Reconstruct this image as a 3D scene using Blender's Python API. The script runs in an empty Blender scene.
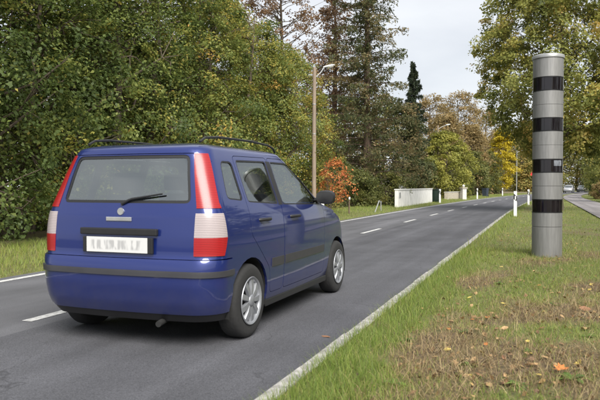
import bpy, bmesh, math
import numpy as np
from mathutils import Vector, Matrix

# ------------------------------------------------------------------ camera, sky, sun, exposure
scene = bpy.context.scene
C = scene.collection
CAM_H, FPX, HORIZON = 1.2, 650.0, 186.5            # metres, pixels of the 600 px photo, photo row
cam_data = bpy.data.cameras.new("camera")
cam_data.sensor_width = 36.0
cam_data.lens = FPX / 600.0 * 36.0
cam_data.clip_start, cam_data.clip_end = 0.05, 3000.0
cam = bpy.data.objects.new("camera", cam_data); C.objects.link(cam)
cam.location = (0, 0, CAM_H)
cam.rotation_euler = (math.radians(90) - math.atan((200 - HORIZON) / FPX), 0, 0)
cam_data.dof.use_dof = True; cam_data.dof.focus_distance = 10.5; cam_data.dof.aperture_fstop = 4.5
scene.camera = cam

SUN_EL, SUN_AZ = math.radians(43), math.radians(162)   # azimuth clockwise from +Y
world = bpy.data.worlds.new("World"); scene.world = world; world.use_nodes = True
wn, wl = world.node_tree.nodes, world.node_tree.links
wn.clear()
w_out = wn.new("ShaderNodeOutputWorld"); w_bg = wn.new("ShaderNodeBackground")
sky = wn.new("ShaderNodeTexSky"); sky.sky_type = 'NISHITA'; sky.sun_disc = False
sky.sun_elevation = SUN_EL; sky.sun_rotation = SUN_AZ
w_tc = wn.new("ShaderNodeTexCoord"); w_map = wn.new("ShaderNodeMapping")
w_map.inputs['Scale'].default_value = (1.0, 1.0, 2.6)
w_nz = wn.new("ShaderNodeTexNoise"); w_nz.inputs['Scale'].default_value = 2.6
w_nz.inputs['Detail'].default_value = 5.0; w_nz.inputs['Roughness'].default_value = 0.5
w_cr = wn.new("ShaderNodeValToRGB")
w_cr.color_ramp.elements[0].position = 0.32; w_cr.color_ramp.elements[0].color = (2.75, 2.88, 3.08, 1)
w_cr.color_ramp.elements[1].position = 0.68; w_cr.color_ramp.elements[1].color = (3.85, 3.9, 3.97, 1)
w_mix = wn.new("ShaderNodeMix"); w_mix.data_type = 'RGBA'; w_mix.inputs[0].default_value = 0.93
wl.new(w_tc.outputs['Generated'], w_map.inputs[0]); wl.new(w_map.outputs[0], w_nz.inputs['Vector'])
wl.new(w_nz.outputs[0], w_cr.inputs[0])
wl.new(sky.outputs[0], w_mix.inputs[6]); wl.new(w_cr.outputs[0], w_mix.inputs[7])
wl.new(w_mix.outputs[2], w_bg.inputs[0]); w_bg.inputs[1].default_value = 0.056
wl.new(w_bg.outputs[0], w_out.inputs[0])

sun_d = bpy.data.lights.new("sun", 'SUN'); sun_d.energy = 1.5; sun_d.angle = math.radians(40)
sun_d.color = (1.0, 0.96, 0.9)
sun = bpy.data.objects.new("sun", sun_d); C.objects.link(sun)
sv = Vector((math.sin(SUN_AZ) * math.cos(SUN_EL), math.cos(SUN_AZ) * math.cos(SUN_EL), math.sin(SUN_EL)))
sun.rotation_euler = (-sv).to_track_quat('-Z', 'Y').to_euler(); sun.location = sv * 60

vs = scene.view_settings
vs.view_transform = 'Standard'; vs.look = 'None'; vs.exposure = 2.2; vs.gamma = 1.0; vs.use_curve_mapping = False
scene.cycles.max_bounces = 8; scene.cycles.transparent_max_bounces = 12
scene.cycles.use_denoising = True

# ------------------------------------------------------------------ small helpers
TH = math.atan(241.0 / FPX); SN, CS = math.sin(TH), math.cos(TH)   # the road heads this much to the right

def pix(px, depth):
    """ground X of a photo column at a known distance"""
    return (px - 300.0) / FPX * depth

def road_shift(t):
    return np.maximum(0, np.asarray(t, float) - 25.0) ** 2 / 1400.0

def R(l, t):
    """road coordinates: l metres to the left of the camera, t metres along, bent with the road"""
    l = np.asarray(l, float) - road_shift(t); t = np.asarray(t, float)
    return -l * CS + t * SN, l * SN + t * CS

def Rs(l, t):
    """same frame without the bend"""
    return -l * CS + t * SN, l * SN + t * CS

def new_mat(name):
    m = bpy.data.materials.new(name); m.use_nodes = True
    return m, m.node_tree.nodes, m.node_tree.links, m.node_tree.nodes["Principled BSDF"]

def simple(name, col, rough=0.5, metal=0.0, var=0.12, scale=8.0, bump=0.0, spec=0.5, stretch=None, coat=0.0):
    m, n, l, b = new_mat(name)
    b.inputs['Roughness'].default_value = rough; b.inputs['Metallic'].default_value = metal
    b.inputs['Specular IOR Level'].default_value = spec; b.inputs['Coat Weight'].default_value = coat
    tc = n.new("ShaderNodeTexCoord"); nz = n.new("ShaderNodeTexNoise")
    nz.inputs['Scale'].default_value = scale; nz.inputs['Detail'].default_value = 6.0
    if stretch:
        mp = n.new("ShaderNodeMapping"); mp.inputs['Scale'].default_value = stretch
        l.new(tc.outputs['Object'], mp.inputs[0]); l.new(mp.outputs[0], nz.inputs['Vector'])
    else:
        l.new(tc.outputs['Object'], nz.inputs['Vector'])
    cr = n.new("ShaderNodeValToRGB")
    a = [c * (1 - var) for c in col]; z = [min(1, c * (1 + var)) for c in col]
    cr.color_ramp.elements[0].position = 0.3; cr.color_ramp.elements[0].color = (*a, 1)
    cr.color_ramp.elements[1].position = 0.7; cr.color_ramp.elements[1].color = (*z, 1)
    l.new(nz.outputs[0], cr.inputs[0]); l.new(cr.outputs[0], b.inputs['Base Color'])
    if bump:
        bp = n.new("ShaderNodeBump"); bp.inputs['Strength'].default_value = bump; bp.inputs['Distance'].default_value = 0.01
        l.new(nz.outputs[0], bp.inputs['Height']); l.new(bp.outputs[0], b.inputs['Normal'])
    return m

def leaf_mat(name, stops, transl=0.45, rough=0.55):
    """stops: (position, colour); the tone attribute of each leaf picks the colour"""
    m, n, l, b = new_mat(name)
    at = n.new("ShaderNodeAttribute"); at.attribute_name = "tone"
    cr = n.new("ShaderNodeValToRGB"); e = cr.color_ramp.elements
    while len(e) < len(stops): e.new(0.5)
    for k, (p, c) in enumerate(stops):
        e[k].position = p; e[k].color = (*c, 1)
    l.new(at.outputs['Fac'], cr.inputs[0]); l.new(cr.outputs[0], b.inputs['Base Color'])
    b.inputs['Roughness'].default_value = rough; b.inputs['Specular IOR Level'].default_value = 0.3
    tr = n.new("ShaderNodeBsdfTranslucent"); l.new(cr.outputs[0], tr.inputs[0])
    mx = n.new("ShaderNodeMixShader"); mx.inputs[0].default_value = transl
    l.new(b.outputs[0], mx.inputs[1]); l.new(tr.outputs[0], mx.inputs[2])
    l.new(mx.outputs[0], n["Material Output"].inputs['Surface'])
    return m

def tag(o, label=None, cat=None, group=None, kind=None):
    if label: o["label"] = label
    if cat: o["category"] = cat
    if group: o["group"] = group
    if kind: o["kind"] = kind
    return o

def empty(name, loc, rz=0.0):
    o = bpy.data.objects.new(name, None); C.objects.link(o)
    o.empty_display_size = 0.2; o.location = loc; o.rotation_euler = (0, 0, rz)
    return o

def link(name, me, mat, parent=None, smooth=False):
    o = bpy.data.objects.new(name, me); C.objects.link(o)
    if mat is not None and not me.materials: me.materials.append(mat)
    if parent is not None: o.parent = parent
    if smooth: me.polygons.foreach_set("use_smooth", [True] * len(me.polygons))
    return o

def np_mesh(name, verts, faces, tone=None):
    """verts (N,3); faces (M,k) with k fixed; tone per face"""
    me = bpy.data.meshes.new(name)
    verts = np.asarray(verts, np.float32); faces = np.asarray(faces, np.int32)
    m, k = faces.shape
    me.vertices.add(len(verts)); me.vertices.foreach_set("co", verts.ravel())
    me.loops.add(m * k); me.loops.foreach_set("vertex_index", faces.ravel())
    me.polygons.add(m); me.polygons.foreach_set("loop_start", np.arange(0, m * k, k, dtype=np.int32))
    me.update(calc_edges=True)
    if tone is not None:
        a = me.attributes.new("tone", 'FLOAT', 'FACE'); a.data.foreach_set("value", np.asarray(tone, np.float32))
    return me

class MB:
    """collects simple shapes into one mesh"""
    def __init__(self): self.v = []; self.f = []
    def box(self, x0, x1, y0, y1, z0, z1):
        b = len(self.v)
        self.v += [(x, y, z) for z in (z0, z1) for y in (y0, y1) for x in (x0, x1)]
        self.f += [tuple(b + i for i in q) for q in ((0, 2, 3, 1), (4, 5, 7, 6), (0, 1, 5, 4), (2, 6, 7, 3), (0, 4, 6, 2), (1, 3, 7, 5))]
        return self
    def tube(self, pts, rad, n=8, cap=True):
        pts = [Vector(p) for p in pts]
        if not hasattr(rad, '__len__'): rad = [rad] * len(pts)
        b = len(self.v)
        for i, p in enumerate(pts):
            d = (pts[min(i + 1, len(pts) - 1)] - pts[max(i - 1, 0)]).normalized()
            a = d.cross(Vector((0.13, 0.21, 0.97)) if abs(d.z) < 0.9 else Vector((1, 0, 0))).normalized(); c = d.cross(a)
            for k in range(n):
                w = 2 * math.pi * k / n
                self.v.append(tuple(p + (a * math.cos(w) + c * math.sin(w)) * rad[i]))
        for i in range(len(pts) - 1):
            for k in range(n):
                q = (k + 1) % n
                self.f.append((b + i * n + k, b + i * n + q, b + (i + 1) * n + q, b + (i + 1) * n + k))
        if cap:
            self.f.append(tuple(b + k for k in reversed(range(n))))
            self.f.append(tuple(b + (len(pts) - 1) * n + k for k in range(n)))
        return self
    def lathe(self, prof, n=32, axis='z', origin=(0, 0, 0), a0=0.0, a1=2 * math.pi):
        """prof: (radius, height) list"""
        b = len(self.v); full = abs(a1 - a0 - 2 * math.pi) < 1e-6; m = n if full else n + 1
        for (r, h) in prof:
            for k in range(m):
                w = a0 + (a1 - a0) * k / n
                x, y, z = r * math.cos(w), r * math.sin(w), h
                if axis == 'y': x, y, z = x, z, y
                self.v.append((x + origin[0], y + origin[1], z + origin[2]))
        for i in range(len(prof) - 1):
            for k in range(n):
                q = (k + 1) % m
                self.f.append((b + i * m + k, b + i * m + q, b + (i + 1) * m + q, b + (i + 1) * m + k))
        return self
    def prism(self, poly, z0, z1):
        """poly in xy, extruded in z"""
        b = len(self.v); n = len(poly)
        self.v += [(x, y, z0) for x, y in poly] + [(x, y, z1) for x, y in poly]
        self.f.append(tuple(b + i for i in reversed(range(n)))); self.f.append(tuple(b + n + i for i in range(n)))
        for i in range(n):
            j = (i + 1) % n; self.f.append((b + i, b + j, b + n + j, b + n + i))
        return self
    def mesh(self, name, smooth_angle=None, bevel=0.0):
        me = bpy.data.meshes.new(name); me.from_pydata(self.v, [], self.f)
        bm = bmesh.new(); bm.from_mesh(me)
        bmesh.ops.recalc_face_normals(bm, faces=bm.faces)
        if bevel:
            bmesh.ops.bevel(bm, geom=[e for e in bm.edges if e.calc_face_angle(0) > 0.6], offset=bevel, segments=2, affect='EDGES', profile=0.6)
        if smooth_angle is not None:
            for f in bm.faces: f.smooth = True
            for e in bm.edges:
                if e.calc_face_angle(0) > smooth_angle: e.smooth = False
        bm.to_mesh(me); bm.free(); me.update()
        return me
    def build(self, name, mat, parent=None, smooth_angle=None, bevel=0.0):
        return link(name, self.mesh(name, smooth_angle, bevel), mat, parent)

def copy_tree(o, parent=None, paint=None):
    c = o.copy(); C.objects.link(c); c.parent = parent
    for ch in list(o.children): copy_tree(ch, c)
    return c

def vnoise(x, y, seed=0):
    """smooth value noise 0..1"""
    rs = np.random.RandomState(seed); tab = rs.rand(64, 64)
    x = np.asarray(x, float) + 1000; y = np.asarray(y, float) + 1000
    xi, yi = np.floor(x).astype(int), np.floor(y).astype(int)
    fx, fy = x - xi, y - yi; fx = fx * fx * (3 - 2 * fx); fy = fy * fy * (3 - 2 * fy)
    g = lambda a, b: tab[a % 64, b % 64]
    return (g(xi, yi) * (1 - fx) + g(xi + 1, yi) * fx) * (1 - fy) + (g(xi, yi + 1) * (1 - fx) + g(xi + 1, yi + 1) * fx) * fy

def fbm(x, y, seed=0, oct=4):
    s = 0; a = 0.5; n = 0
    for k in range(oct):
        s = s + a * vnoise(x * 2 ** k, y * 2 ** k, seed + k); n += a; a *= 0.55
    return s / n

# ------------------------------------------------------------------ materials
def asphalt_mat(name, base, seams=True):
    m, n, l, b = new_mat(name)
    tc = n.new("ShaderNodeTexCoord")
    n1 = n.new("ShaderNodeTexNoise"); n1.inputs['Scale'].default_value = 140; n1.inputs['Detail'].default_value = 3
    n2 = n.new("ShaderNodeTexNoise"); n2.inputs['Scale'].default_value = 0.9; n2.inputs['Detail'].default_value = 6
    vo = n.new("ShaderNodeTexVoronoi"); vo.inputs['Scale'].default_value = 90
    mr0 = n.new("ShaderNodeMapping"); mr0.inputs['Rotation'].default_value = (0, 0, TH); mp = n.new("ShaderNodeMapping"); mp.inputs['Scale'].default_value = (2.0, 0.07, 1)
    n3 = n.new("ShaderNodeTexNoise"); n3.inputs['Scale'].default_value = 1.1; n3.inputs['Detail'].default_value = 4
    for t in (n1, n2, vo): l.new(tc.outputs['Object'], t.inputs['Vector'])
    l.new(tc.outputs['Object'], mr0.inputs[0]); l.new(mr0.outputs[0], mp.inputs[0]); l.new(mp.outputs[0], n3.inputs['Vector'])
    c1 = n.new("ShaderNodeValToRGB"); e = c1.color_ramp.elements
    e[0].position, e[0].color = 0.28, (*[c * 0.55 for c in base], 1)
    e[1].position, e[1].color = 0.75, (*[c * 1.45 for c in base], 1)
    l.new(n1.outputs[0], c1.inputs[0])
    def mul(a, fac, lo, hi):
        mr = n.new("ShaderNodeMapRange"); mr.inputs['From Min'].default_value = 0.3; mr.inputs['From Max'].default_value = 0.7
        mr.inputs['To Min'].default_value = lo; mr.inputs['To Max'].default_value = hi
        l.new(fac, mr.inputs[0])
        x = n.new("ShaderNodeMix"); x.data_type = 'RGBA'; x.blend_type = 'MULTIPLY'; x.inputs[0].default_value = 1
        l.new(a, x.inputs[6]); l.new(mr.outputs[0], x.inputs[7]); return x.outputs[2]
    o = mul(c1.outputs[0], n2.outputs[0], 0.80, 1.16)
    o = mul(o, n3.outputs[0], 0.74, 1.20)
    vc = n.new("ShaderNodeTexVoronoi"); vc.feature = 'DISTANCE_TO_EDGE'; vc.inputs['Scale'].default_value = 0.42
    wob = n.new("ShaderNodeMix"); wob.data_type = 'RGBA'; wob.blend_type = 'ADD'; wob.inputs[0].default_value = 0.5
    nw = n.new("ShaderNodeTexNoise"); nw.inputs['Scale'].default_value = 3; nw.inputs['Detail'].default_value = 6
    l.new(tc.outputs['Object'], nw.inputs['Vector']); l.new(tc.outputs['Object'], wob.inputs[6]); l.new(nw.outputs['Color'], wob.inputs[7])
    l.new(wob.outputs[2], vc.inputs['Vector'])
    ck = n.new("ShaderNodeMapRange"); ck.inputs['From Min'].default_value = 0.0; ck.inputs['From Max'].default_value = 0.006
    ck.inputs['To Min'].default_value = 0.62; ck.inputs['To Max'].default_value = 1.0; l.new(vc.outputs['Distance'], ck.inputs[0])
    gate = n.new("ShaderNodeMapRange"); gate.inputs['From Min'].default_value = 0.50; gate.inputs['From Max'].default_value = 0.60; l.new(n2.outputs[0], gate.inputs[0])
    cm = n.new("ShaderNodeMix"); cm.data_type = 'RGBA'; cm.blend_type = 'MULTIPLY'
    l.new(gate.outputs[0], cm.inputs[0]); l.new(o, cm.inputs[6]); l.new(ck.outputs[0], cm.inputs[7])
    l.new(cm.outputs[2], b.inputs['Base Color'])
    b.inputs['Roughness'].default_value = 0.82; b.inputs['Specular IOR Level'].default_value = 0.35
    bp = n.new("ShaderNodeBump"); bp.inputs['Strength'].default_value = 0.5; bp.inputs['Distance'].default_value = 0.006
    l.new(vo.outputs['Distance'], bp.inputs['Height']); l.new(bp.outputs[0], b.inputs['Normal'])
    return m

def verge_mat():
    m, n, l, b = new_mat("verge_soil")
    tc = n.new("ShaderNodeTexCoord"); at = n.new("ShaderNodeAttribute"); at.attribute_name = "bare"
    n1 = n.new("ShaderNodeTexNoise"); n1.inputs['Scale'].default_value = 22; n1.inputs['Detail'].default_value = 8; n1.inputs['Roughness'].default_value = 0.7
    n2 = n.new("ShaderNodeTexNoise"); n2.inputs['Scale'].default_value = 5; n2.inputs['Detail'].default_value = 6
    for t in (n1, n2): l.new(tc.outputs['Object'], t.inputs['Vector'])
    soil = n.new("ShaderNodeValToRGB"); e = soil.color_ramp.elements
    e[0].position, e[0].color = 0.3, (0.035, 0.023, 0.014, 1); e[1].position, e[1].color = 0.72, (0.23, 0.165, 0.09, 1)
    gr = n.new("ShaderNodeValToRGB"); e = gr.color_ramp.elements
    e[0].position, e[0].color = 0.3, (0.06, 0.08, 0.02, 1); e[1].position, e[1].color = 0.72, (0.20, 0.21, 0.06, 1)
    l.new(n1.outputs[0], soil.inputs[0]); l.new(n1.outputs[0], gr.inputs[0])
    ad = n.new("ShaderNodeMath"); ad.operation = 'ADD'; l.new(at.outputs['Fac'], ad.inputs[0])
    sb = n.new("ShaderNodeMapRange"); sb.inputs['To Min'].default_value = -0.5; sb.inputs['To Max'].default_value = 0.5
    sb.inputs['From Min'].default_value = 0.2; sb.inputs['From Max'].default_value = 0.8
    l.new(n2.outputs[0], sb.inputs[0]); l.new(sb.outputs[0], ad.inputs[1]); ad.use_clamp = True
    mx = n.new("ShaderNodeMix"); mx.data_type = 'RGBA'
    l.new(ad.outputs[0], mx.inputs[0]); l.new(gr.outputs[0], mx.inputs[6]); l.new(soil.outputs[0], mx.inputs[7])
    l.new(mx.outputs[2], b.inputs['Base Color']); b.inputs['Roughness'].default_value = 0.95
    bp = n.new("ShaderNodeBump"); bp.inputs['Strength'].default_value = 0.8; bp.inputs['Distance'].default_value = 0.03
    l.new(n1.outputs[0], bp.inputs['Height']); l.new(bp.outputs[0], b.inputs['Normal'])
    return m

M = {}
M['asphalt'] = asphalt_mat("asphalt", (0.106, 0.107, 0.116)); M['asphalt_dark'] = asphalt_mat("newer_asphalt", (0.080, 0.081, 0.090))
M['path'] = asphalt_mat("path_asphalt", (0.22, 0.205, 0.205))
M['verge'] = verge_mat()
M['ground'] = simple("ground_soil", (0.075, 0.07, 0.03), 0.95, var=0.4, scale=0.6)
M['paintline'] = simple("road_paint", (0.46, 0.46, 0.45), 0.75, var=0.38, scale=24)
M['concrete'] = simple("kerb_concrete", (0.30, 0.29, 0.27), 0.9, var=0.4, scale=16, bump=0.5)
M['bark'] = simple("bark", (0.09, 0.07, 0.05), 0.95, var=0.5, scale=6, bump=0.8, stretch=(3, 3, 0.6))
M['bark_red'] = simple("bark_conifer", (0.11, 0.075, 0.055), 0.95, var=0.4, scale=6, bump=0.8, stretch=(3, 3, 0.6))
M['pole_wood'] = simple("pole_wood", (0.235, 0.185, 0.14), 0.85, var=0.3, scale=5, stretch=(8, 8, 0.5), bump=0.3)
M['galv'] = simple("galvanised", (0.42, 0.43, 0.43), 0.45, 0.6, var=0.15, scale=20)
M['lamp_grey'] = simple("lamp_housing", (0.62, 0.63, 0.62), 0.5)
M['lamp_glass'] = simple("lamp_lens", (0.75, 0.76, 0.72), 0.25)
M['white_plastic'] = simple("white_plastic", (0.74, 0.74, 0.72), 0.55, var=0.1, scale=12)
M['black_plastic'] = simple("black_plastic", (0.018, 0.018, 0.019), 0.5)
M['reflector'] = simple("reflector", (0.65, 0.66, 0.66), 0.2)
M['white_wall'] = simple("white_render", (0.74, 0.73, 0.70), 0.9, var=0.12, scale=2.5, bump=0.2)
M['stone'] = simple("pale_stone", (0.40, 0.36, 0.29), 0.9, var=0.25, scale=6, bump=0.4)
M['coping'] = simple("coping_stone", (0.5, 0.49, 0.46), 0.9, var=0.2, scale=6, bump=0.3)
M['shed_wood'] = simple("shed_boards", (0.12, 0.085, 0.06), 0.9, var=0.3, scale=4, stretch=(1, 1, 6))
M['shed_roof'] = simple("shed_roof", (0.22, 0.22, 0.22), 0.9, var=0.2, scale=8)
M['bin_green'] = simple("bin_green", (0.008, 0.026, 0.016), 0.5)
M['bin_blue'] = simple("bin_slate", (0.03, 0.04, 0.055), 0.5)
M['sign_red'] = simple("sign_red", (0.5, 0.02, 0.02), 0.4, var=0.05)
M['sign_white'] = simple("sign_white", (0.78, 0.78, 0.76), 0.4, var=0.05)
M['tower'] = simple("tower_metal", (0.228, 0.227, 0.223), 0.42, 0.35, var=0.14, scale=7, stretch=(5, 5, 0.5))
M['tower_cap'] = simple("tower_cap_metal", (0.34, 0.345, 0.345), 0.4, 0.4, var=0.1, scale=9)
M['tower_glass'] = simple("tower_black_glass", (0.008, 0.006, 0.008), 0.06, spec=0.6, var=0.2)
M['tower_frame'] = simple("tower_glass_frame", (0.012, 0.012, 0.013), 0.35)
M['tower_lens'] = simple("tower_sensor_pane", (0.16, 0.17, 0.19), 0.12, var=0.3, scale=20)  # grey tone puts a lens window's reflection into the colour

# ------------------------------------------------------------------ the setting
def strip(name, l0, l1, ts, z, mat, frame=R, cols=1, kind='structure', parent=None, l_fn=None):
    ls = np.linspace(l0, l1, cols + 1)
    v = []; f = []
    for t in ts:
        for l in ls:
            x, y = frame(l, t); v.append((float(x), float(y), z))
    n = cols + 1
    for i in range(len(ts) - 1):
        for k in range(cols): f.append((i * n + k, i * n + k + 1, (i + 1) * n + k + 1, (i + 1) * n + k))
    me = np_mesh(name, v, f); o = link(name, me, mat, parent)
    if kind and parent is None: o["kind"] = kind
    return o

me = np_mesh("ground", [(-900, -500, -0.09), (900, -500, -0.09), (900, 1500, -0.09), (-900, 1500, -0.09)], [(0, 1, 2, 3)])
tag(link("ground", me, M['ground']), kind='structure')

ROAD_R, ROAD_L, MID = 1.47, 6.62, 4.28
ts_road = list(np.arange(-30, 25, 5.0)) + list(np.arange(25, 260, 3.0))
road = strip("road", ROAD_L, ROAD_R, ts_road, 0.0, M['asphalt'])
EDGE = 6.38
strip("asphalt_overlay", 4.02, ROAD_R + 0.01, ts_road, 0.0035, M['asphalt_dark'], parent=road)
ln = strip("edge_line", EDGE + 0.06, EDGE - 0.06, ts_road, 0.004, M['paintline'], parent=road)
for tc_ in [-6.2, -0.4, 5.55, 11.4, 17.1, 22.6, 28.0, 33.2, 38.6, 44, 49.4, 54.8, 60.2, 65.6, 71, 76.4, 82, 88, 94, 100]:
    strip("lane_dash", MID + 0.055, MID - 0.055, list(np.linspace(tc_ - 1.0, tc_ + 1.0, 4)), 0.004, M['paintline'], parent=road)

# kerb: flush, worn concrete edging stones
kerb = empty("kerb", (0, 0, 0)); kerb["kind"] = 'structure'
rs = np.random.RandomState(5)
t0 = -4.0; k = 0
stone_me = []
for q in range(4):
    b = MB().box(-0.05, 0.05, -0.4925, 0.4925, -0.08, 0.022)
    stone_me.append(b.mesh("kerb_stone", bevel=0.008))
while t0 < 110:
    if t0 < 32:
        o = link("kerb_stone", stone_me[k % 4], M['concrete'], kerb)
        x, y = R(ROAD_R - 0.045, t0 + 0.5); o.location = (float(x), float(y), rs.uniform(-0.007, 0.005))
        x2, y2 = R(ROAD_R - 0.055, t0 + 1.0); o.rotation_euler = (rs.uniform(-.006, .006), rs.uniform(-.03, .03), -TH - float(max(0, t0 - 25)) / 700 + rs.uniform(-.004, .004))
        t0 += 1.0
    else: break
    k += 1
strip("kerb_run", ROAD_R + 0.012, ROAD_R - 0.12, list(np.arange(32, 200, 3.0)), 0.02, M['concrete'], parent=kerb)

# grass verges: bumpy sheets
def bare_map(l, t):
    """0 lush .. 1 bare, over the verge beside the kerb"""
    n = fbm(l * 1.3, t * 1.1, 11, 4); n2 = fbm(l * 0.45, t * 0.3, 31, 3)
    b = (n - 0.5) * 3.4 + (n2 - 0.5) * 1.2 + 0.54
    b = b + 0.34 * np.clip((8.6 - t) / 2.5, -1.9, 1)
    b = b - 1.2 * np.clip((l - 0.80) / 0.28, 0, 1)
    return np.clip(b, 0, 1)

def verge_h(l, t):
    return 0.012 + 0.05 * (fbm(l * 0.9, t * 0.9, 3, 4) - 0.35) * np.clip((1.38 - l) / 0.5, 0.0, 1) + 0.03 * np.clip((1.3 - l) / 1.5, 0, 1)

def grid_sheet(name, ls, ts, hfn, bfn, mat, frame=R):
    L, T = np.meshgrid(ls, ts); X, Y = frame(L, T); Z = hfn(L, T)
    v = np.stack([X.ravel(), Y.ravel(), Z.ravel()], 1); n = len(ls)
    i, k = np.meshgrid(np.arange(len(ts) - 1), np.arange(n - 1), indexing='ij')
    a = (i * n + k).ravel(); f = np.stack([a, a + n, a + n + 1, a + 1], 1)
    me = np_mesh(name, v, f); at = me.attributes.new("bare", 'FLOAT', 'POINT')
    at.data.foreach_set("value", np.asarray(bfn(L, T), np.float32).ravel())
    o = link(name, me, mat, None, True); o["kind"] = 'structure'; return o

PATH_N, PATH_F = -1.95, -3.75
def path_shift(t): return np.maximum(0, np.asarray(t, float) - 60) ** 2 / 800.0
def RP(l, t): return Rs(np.asarray(l, float) - path_shift(t), np.asarray(t, float))
grid_sheet("verge_right", np.arange(-16, ROAD_R - 0.07, 0.11)[::-1], np.concatenate([np.arange(-3, 16, 0.11), np.arange(16, 120, 0.8)]), verge_h, bare_map, M['verge'])
flat_far = lambda l, t: 0.0 * l - 0.05
grid_sheet("verge_left", np.concatenate([np.arange(ROAD_L - 0.02, 9, 0.2), np.arange(9, 60, 3.0)]), np.concatenate([np.arange(-20, 60, 0.6), np.arange(60, 200, 4.0)]),
           lambda l, t: -0.02 + 0.10 * np.clip((l - ROAD_L) / 1.5, 0, 1) + 0.05 * (fbm(l, t, 8, 3) - 0.5) * np.clip((l - ROAD_L - .1) / .6, 0, 1),
           lambda l, t: np.clip(0.15 + 0.7 * np.clip((l - 8.6) / 1.0, 0, 1) + (fbm(l * .8, t * .8, 21, 3) - .5), 0, 1), M['verge'])

pts = list(np.arange(13.0, 61, 4.0)) + list(np.arange(61, 130, 4.0))
footpath = strip("footpath", PATH_N, PATH_F, pts, 0.092, M['path'], frame=RP, cols=1)

# ------------------------------------------------------------------ grass and litter
GREEN = leaf_mat("grass_blades", [(0.0, (0.045, 0.078, 0.013)), (0.35, (0.14, 0.21, 0.038)), (0.62, (0.28, 0.325, 0.072)), (0.8, (0.32, 0.26, 0.11)), (1.0, (0.42, 0.33, 0.18))], 0.3)

STRAW = leaf_mat("dead_grass_blades", [(0.0, (0.09, 0.058, 0.03)), (0.45, (0.26, 0.19, 0.095)), (1.0, (0.46, 0.37, 0.19))], 0.15)
def blades(name, X, Y, Z, H, tone, width, lean, seed, label, cat, mat=None):
    rs = np.random.RandomState(seed); n = len(X)
    az = rs.rand(n) * 2 * np.pi; fa = rs.rand(n) * 2 * np.pi
    ln = lean * (0.3 + rs.rand(n) * 1.2)
    dx, dy = np.cos(az) * ln * H, np.sin(az) * ln * H
    wx, wy = np.cos(fa) * width * (0.6 + 0.8 * rs.rand(n)), np.sin(fa) * width * (0.6 + 0.8 * rs.rand(n))
    hz = H * np.sqrt(np.clip(1 - np.minimum(ln, 0.98) ** 2 * 0.8, 0.03, 1))
    p = lambda ox, oy, oz: np.stack([X + ox, Y + oy, Z + oz], 1)
    v = np.stack([p(-wx, -wy, -0.01), p(wx, wy, -0.01), p(dx * .4 - wx * .7, dy * .4 - wy * .7, hz * .62), p(dx * .4 + wx * .7, dy * .4 + wy * .7, hz * .62),
                  p(dx, dy, hz)], 1).reshape(-1, 3)
    a = np.arange(n) * 5
    f = np.concatenate([np.stack([a, a + 1, a + 3], 1), np.stack([a, a + 3, a + 2], 1), np.stack([a + 2, a + 3, a + 4], 1)])
    o = link(name, np_mesh(name, v, f, np.tile(tone, 3)), mat or GREEN)
    return tag(o, label, cat, kind='stuff')

rs = np.random.RandomState(2)
def verge_blades(n, t0, t1, l0, l1, seed, hs, width):
    rs = np.random.RandomState(seed)
    t = t0 * (t1 / t0) ** rs.rand(n); l = l0 + (l1 - l0) * rs.rand(n)
    b = bare_map(l, t); tuft = fbm(l * 4, t * 4, 51, 3)
    keep = rs.rand(n) < np.clip(1.15 - 1.0 * b + (tuft - .5) * 1.6, 0.10, 1)
    px = np.zeros(n)
    l, t, b, tuft = l[keep], t[keep], b[keep], tuft[keep]
    X, Y = R(l, t); Z = verge_h(l, t)
    onpath = np.zeros(len(l), bool)
    la = l - road_shift(t)
    inp = (la + path_shift(t) < PATH_N + .03) & (la + path_shift(t) > PATH_F - .03) & (t > 12.8)
    ok = ~inp & (X < Y * 0.56 + 1.5)
    l, t, b, tuft, X, Y, Z = [q[ok] for q in (l, t, b, tuft, X, Y, Z)]
    m = len(l)
    lush = np.clip((l - 0.75) / 0.3, 0, 1)
    H = hs * (0.45 + 0.75 * rs.rand(m)) * (0.55 + 0.7 * lush + 0.7 * np.clip(tuft - .45, 0, 1) * 2 * (1 - b))
    patch = fbm(l * 0.8 + 9, t * 0.5, 71, 3)
    tone = np.clip(0.18 + 0.36 * rs.rand(m) + 0.42 * (patch - 0.4) * (1 - lush) + 0.22 * b + 0.02 * lush + 0.10 * np.clip((t - 8) / 5, 0, 1) + (rs.rand(m) < 0.10) * 0.3, 0, 1)
    return X, Y, Z, H, tone, width * (0.7 + 0.02 * t)
g = verge_blades(210000, 2.6, 12.5, -5.0, ROAD_R - 0.085, 1, 0.085, 0.0018)
blades("verge_grass", *g[:5], g[5], 0.75, 9, "short patchy grass of the verge between kerb and footpath", "grass")
g = verge_blades(85000, 11.0, 85.0, -9.0, ROAD_R - 0.11, 4, 0.11, 0.0034)
blades("verge_grass", *g[:5], g[5], 0.7, 10, "yellowish verge grass running on beyond the camera tower", "grass")
# straw: dead blades lying flat
n = 90000; t = 2.6 * (16 / 2.6) ** rs.rand(n); l = -4.5 + 5.6 * rs.rand(n)
b = bare_map(l, t); kp = rs.rand(n) < 0.12 + 0.85 * b; l, t = l[kp], t[kp]; X, Y = R(l, t)
blades("dead_grass", X, Y, verge_h(l, t) + 0.004 + 0.022 * rs.rand(len(l)), 0.03 + 0.09 * rs.rand(len(l)), np.clip(rs.normal(.42, .22, len(l)), 0, 1), 0.0016, 1.15, 12, "brown dead grass thatch on the bare patches of the verge", "dead grass", STRAW)
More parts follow.
